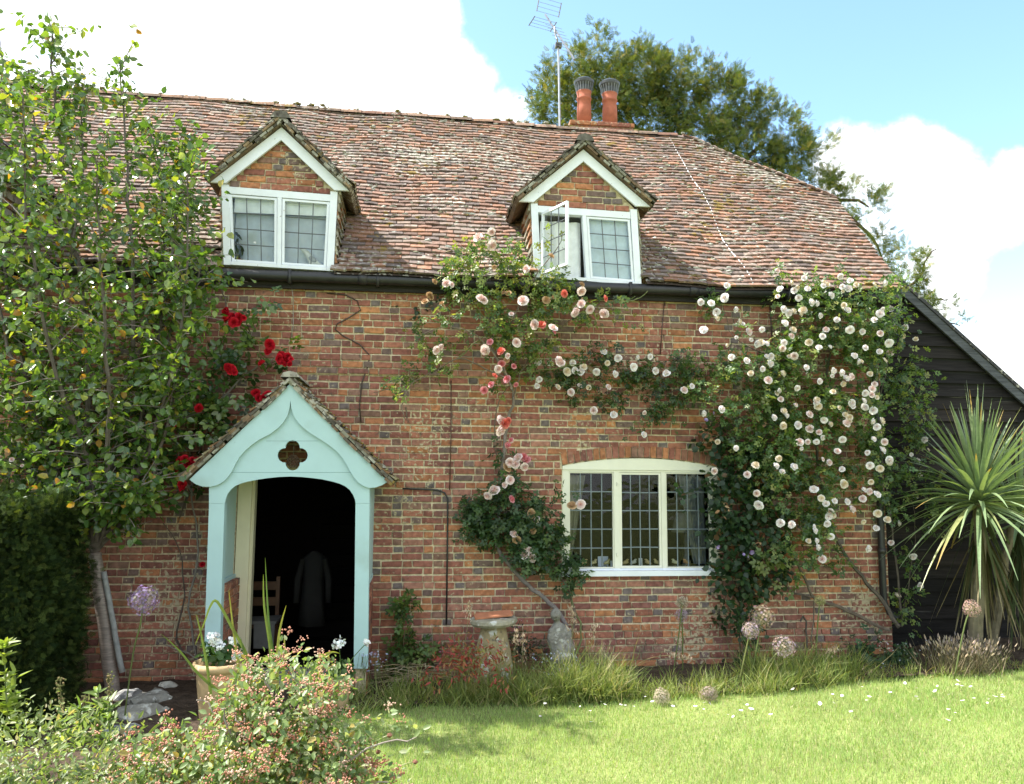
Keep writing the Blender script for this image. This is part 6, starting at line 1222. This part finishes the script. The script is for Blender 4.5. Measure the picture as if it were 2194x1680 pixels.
# ================================================================== left foreground planting
gc = [(20, 1600, 70, 40, 1), (110, 1600, 70, 35, 1), (200, 1590, 60, 35, .8), (260, 1640, 50, 40, .8), (140, 1560, 80, 25, .7, .8), (50, 1560, 70, 30, .8, .8), (230, 1560, 40, 20, .4, 1.2), (60, 1620, 110, 40, 1, -.0), (170, 1640, 90, 40, 1), (40, 1670, 120, 35, 1.1), (200, 1680, 110, 30, 1), (100, 1580, 90, 30, .7, .6), (20, 1560, 60, 30, .6, .6), (230, 1610, 40, 40, .5, .4), (60, 1530, 70, 30, .4, 1.6), (150, 1545, 70, 25, .4, 1.4)]
P, O = cluster_pts(gc, -4.7, .35, 3000, 24, .05); P[:, 2] = np.maximum(P[:, 2]*1.0, .02)
tag(leaves('ground_cover', P, O, SLIM*np.array((1.2, 1, 1)), LEAF_F, (.022, .045), [(.15, .20, .07), (.21, .26, .10), (.27, .30, .14), (.11, .15, .05), (.34, .30, .16)], M_leaf, None, w=[.3, .28, .2, .14, .08], up=(0, -.3, .8), droop=.4), kind='stuff')
P = np.stack([rng.uniform(-6.2, -2.6, 5200), rng.uniform(-3.6, -1.5, 5200), np.zeros(5200)], 1); P[:, 2] = rng.uniform(.01, .13, 5200)
Pb = np.stack([rng.uniform(-5.4, -1.9, 9000), rng.uniform(-6.4, -2.6, 9000), rng.uniform(.01, .16, 9000)], 1); P = np.concatenate([P[~((P[:, 0] > -4.6) & (P[:, 1] > -2.6))], Pb])
tag(leaves('low_weeds', P, np.tile((0, 0, 1.0), (len(P), 1)), LEAF, LEAF_F, (.025, .06), [(.06, .10, .03), (.09, .13, .04), (.14, .17, .06), (.05, .08, .03)], M_leaf, None, droop=.2), kind='stuff')
def willowy(px, ytop, ybase, Y, lab, n=60, colr=((.14, .21, .05), (.2, .27, .07), (.10, .16, .04)), L=.09):
    t = empty('willowy_weed', tuple(at(px, ybase, Y)), None, lab, 'plant', 'leafy stems at the left'); m = MB(); Q = stem_px(m, [(px+6, ybase), (px+2, (ytop+ybase)/2), (px, ytop)], .005, .003, (.16, .2, .07), Y, 6, 5, .004); m.build('stem', M_leaf, t)
    k = rng.uniform(0.1, 1, n); P = np.array([Q[int(v*(len(Q)-1))] for v in k]); a = rng.normal(size=(n, 3))*np.array((1, 1, .1))+np.array((0, 0, .45)); numpy_mesh('foliage', *inst(SLIM, LEAF_F, P, a, np.tile((0, -.2, 1), (n, 1))+rng.normal(size=(n, 3))*.3, rng.uniform(L*.6, L*1.1, n), pick(list(colr), n)), M_leaf, t)
willowy(210, 1478, 1600, -3.6, 'tallest leafy stem right of centre in the left weeds'); willowy(235, 1500, 1610, -3.4, 'leafy stem nearest the rocks', 45); willowy(170, 1510, 1610, -3.7, 'leafy stem with narrow leaves left of the tallest', 50); willowy(130, 1530, 1620, -3.8, 'short leafy stem in the middle of the left weeds', 40); willowy(10, 1365, 1560, -3.9, 'bright leafy stem cut by the left edge of the picture', 80, ((.2, .26, .05), (.26, .32, .08))); willowy(30, 1440, 1560, -3.8, 'leafy stem just inside the left edge', 50, ((.16, .22, .05), (.22, .28, .08)))
for px, yt, yb, Y, lab in ((183, 1488, 1560, -3.2, 'brown dock spike left of the rocks'), (128, 1450, 1570, -3.0, 'dull dock spike by the hedge foot'), (232, 1440, 1560, -3.0, 'tall dock spike beside the tree trunk')):
    t = empty('dock', tuple(at(px, yb, Y)), None, lab, 'weed', 'dock spikes'); m = MB(); Q = stem_px(m, [(px, yb), (px+2, (yt+yb)/2), (px, yt)], .005, .003, (.2, .19, .09), Y, 6, 5, .003); m.build('stem', M_leaf, t); m = MB()
    for k in range(60): q = Q[int(random.uniform(.4, 1)*(len(Q)-1))]; m.blob(q+rng.normal(size=3)*np.array((.014, .014, .008)), (.007, .007, .007), random.choice(((.2, .19, .08), (.26, .2, .1), (.16, .18, .06))), 5, 3, .2)
    m.build('seed_head', M_dry, t)
# pink rose glimpsed at the far left wall
pl = empty('pink_rose_bush', tuple(at(20, 1400, -.5)), None, 'pink rose bush glimpsed above the hedge at the left edge', 'rose bush')
P, O = cluster_pts([(20, 1010, 60, 40, .8), (50, 1060, 60, 25, .6), (10, 950, 40, 40, .5)], -.7, .15, 180, 14, .06); leaves('foliage', P, O, ROSELEAF, ROSELEAF_F, (.13, .19), [(.05, .1, .035), (.09, .15, .05)], M_leaf, pl); m = MB(); stem_px(m, [(20, 1300), (15, 1100), (25, 980)], .012, .005, STEMC, -.7); m.build('stem', M_bark, pl)
for q in ((25, 985), (48, 998)): put_bloom(random.choice(B_pink), at(q[0], q[1], -.95), .034, pl)
# ================================================================== mown grass and fallen petals
n = 330000; x = rng.uniform(-4.2, 7.0, n); y = -.6-rng.random(n)**.85*6.0
ey = np.interp(x, [e[0] for e in EDGE], [e[1] for e in EDGE]); ey = np.where(x < EDGE[0][0], EDGE[0][1]-(EDGE[0][0]-x)*1.6, ey); k = y < ey+.03; x, y = x[k], y[k]
d = np.stack([x, y], 1)-CAM[:2]; fw = d @ (cF[:2]/np.linalg.norm(cF[:2])); sd = d @ cR[:2]; k = (fw > 3.2) & (np.abs(sd) < fw*.70+.3); x, y = x[k], y[k]; n = len(x); print('blades', n)
z = .042*np.maximum(0, x-.4)+.015*np.sin(x*1.3+y*.9)-.012
h = rng.uniform(.022, .05, n)*(1+.25*np.sin(x*2.1+1)*np.sin(y*2.7)); wv = rng.uniform(.0018, .0035, n); th = rng.uniform(0, 6.283, n); lx, ly = rng.normal(size=n)*.012, rng.normal(size=n)*.012
V = np.empty((n, 3, 3)); V[:, 0] = np.stack([x-np.cos(th)*wv, y-np.sin(th)*wv, z], 1); V[:, 1] = np.stack([x+np.cos(th)*wv, y+np.sin(th)*wv, z], 1); V[:, 2] = np.stack([x+lx, y+ly, z+h], 1)
tone = .5+.28*np.sin(x*1.7+np.sin(y*2.3)*1.5)*np.sin(y*1.9+x*.6)+.22*np.sin(x*5.1+y*3+np.sin(x*2.7)*2)*np.sin(y*6.3-x*1.4); c0 = np.array((.235, .365, .105)); c1 = np.array((.345, .44, .17)); c = c0+(c1-c0)*(tone*.7+rng.random(n)*.3)[:, None]; c *= rng.uniform(.75, 1.25, (n, 1)); dry = rng.random(n) < .06; c[dry] = (.50, .45, .28)
tag(numpy_mesh('grass', V.reshape(-1, 3), np.arange(3*n).reshape(-1, 3), np.repeat(c[:, None], 3, 1).reshape(-1, 3), M_grass), kind='stuff')
PP = [(1165, 1517), (1240, 1522), (1265, 1556), (1327, 1518), (1340, 1520), (1355, 1521), (1295, 1518), (1400, 1512), (1440, 1519), (1265, 1532), (1560, 1540), (1585, 1529), (1610, 1525), (1650, 1538), (1490, 1520), (1520, 1516), (1780, 1495), (1800, 1500), (1850, 1480), (1865, 1500), (1880, 1497), (1910, 1490), (2000, 1487), (2010, 1478), (2030, 1480), (2055, 1475), (2050, 1466), (2060, 1478), (2075, 1480), (2090, 1505), (2150, 1496), (2145, 1500), (1700, 1485), (1935, 1470), (1960, 1482), (1830, 1530), (1820, 1535), (1345, 1595)]
for i in range(26): PP.append((random.uniform(1150, 2150), 1500+random.uniform(-10, 60)*random.random()))
P = np.array([on_ground(px, py)+np.array((0, 0, .035)) for px, py in PP]); n = len(P)
tag(numpy_mesh('fallen_petals', *inst(LEAF*np.array((2.4, 1, 1)), LEAF_F, P, rng.normal(size=(n, 3))*np.array((1, 1, .15)), np.tile((0, 0, 1), (n, 1))+rng.normal(size=(n, 3))*.3, rng.uniform(.018, .036, n), pick([(.85, .8, .8)], n)), M_petal), kind='stuff')
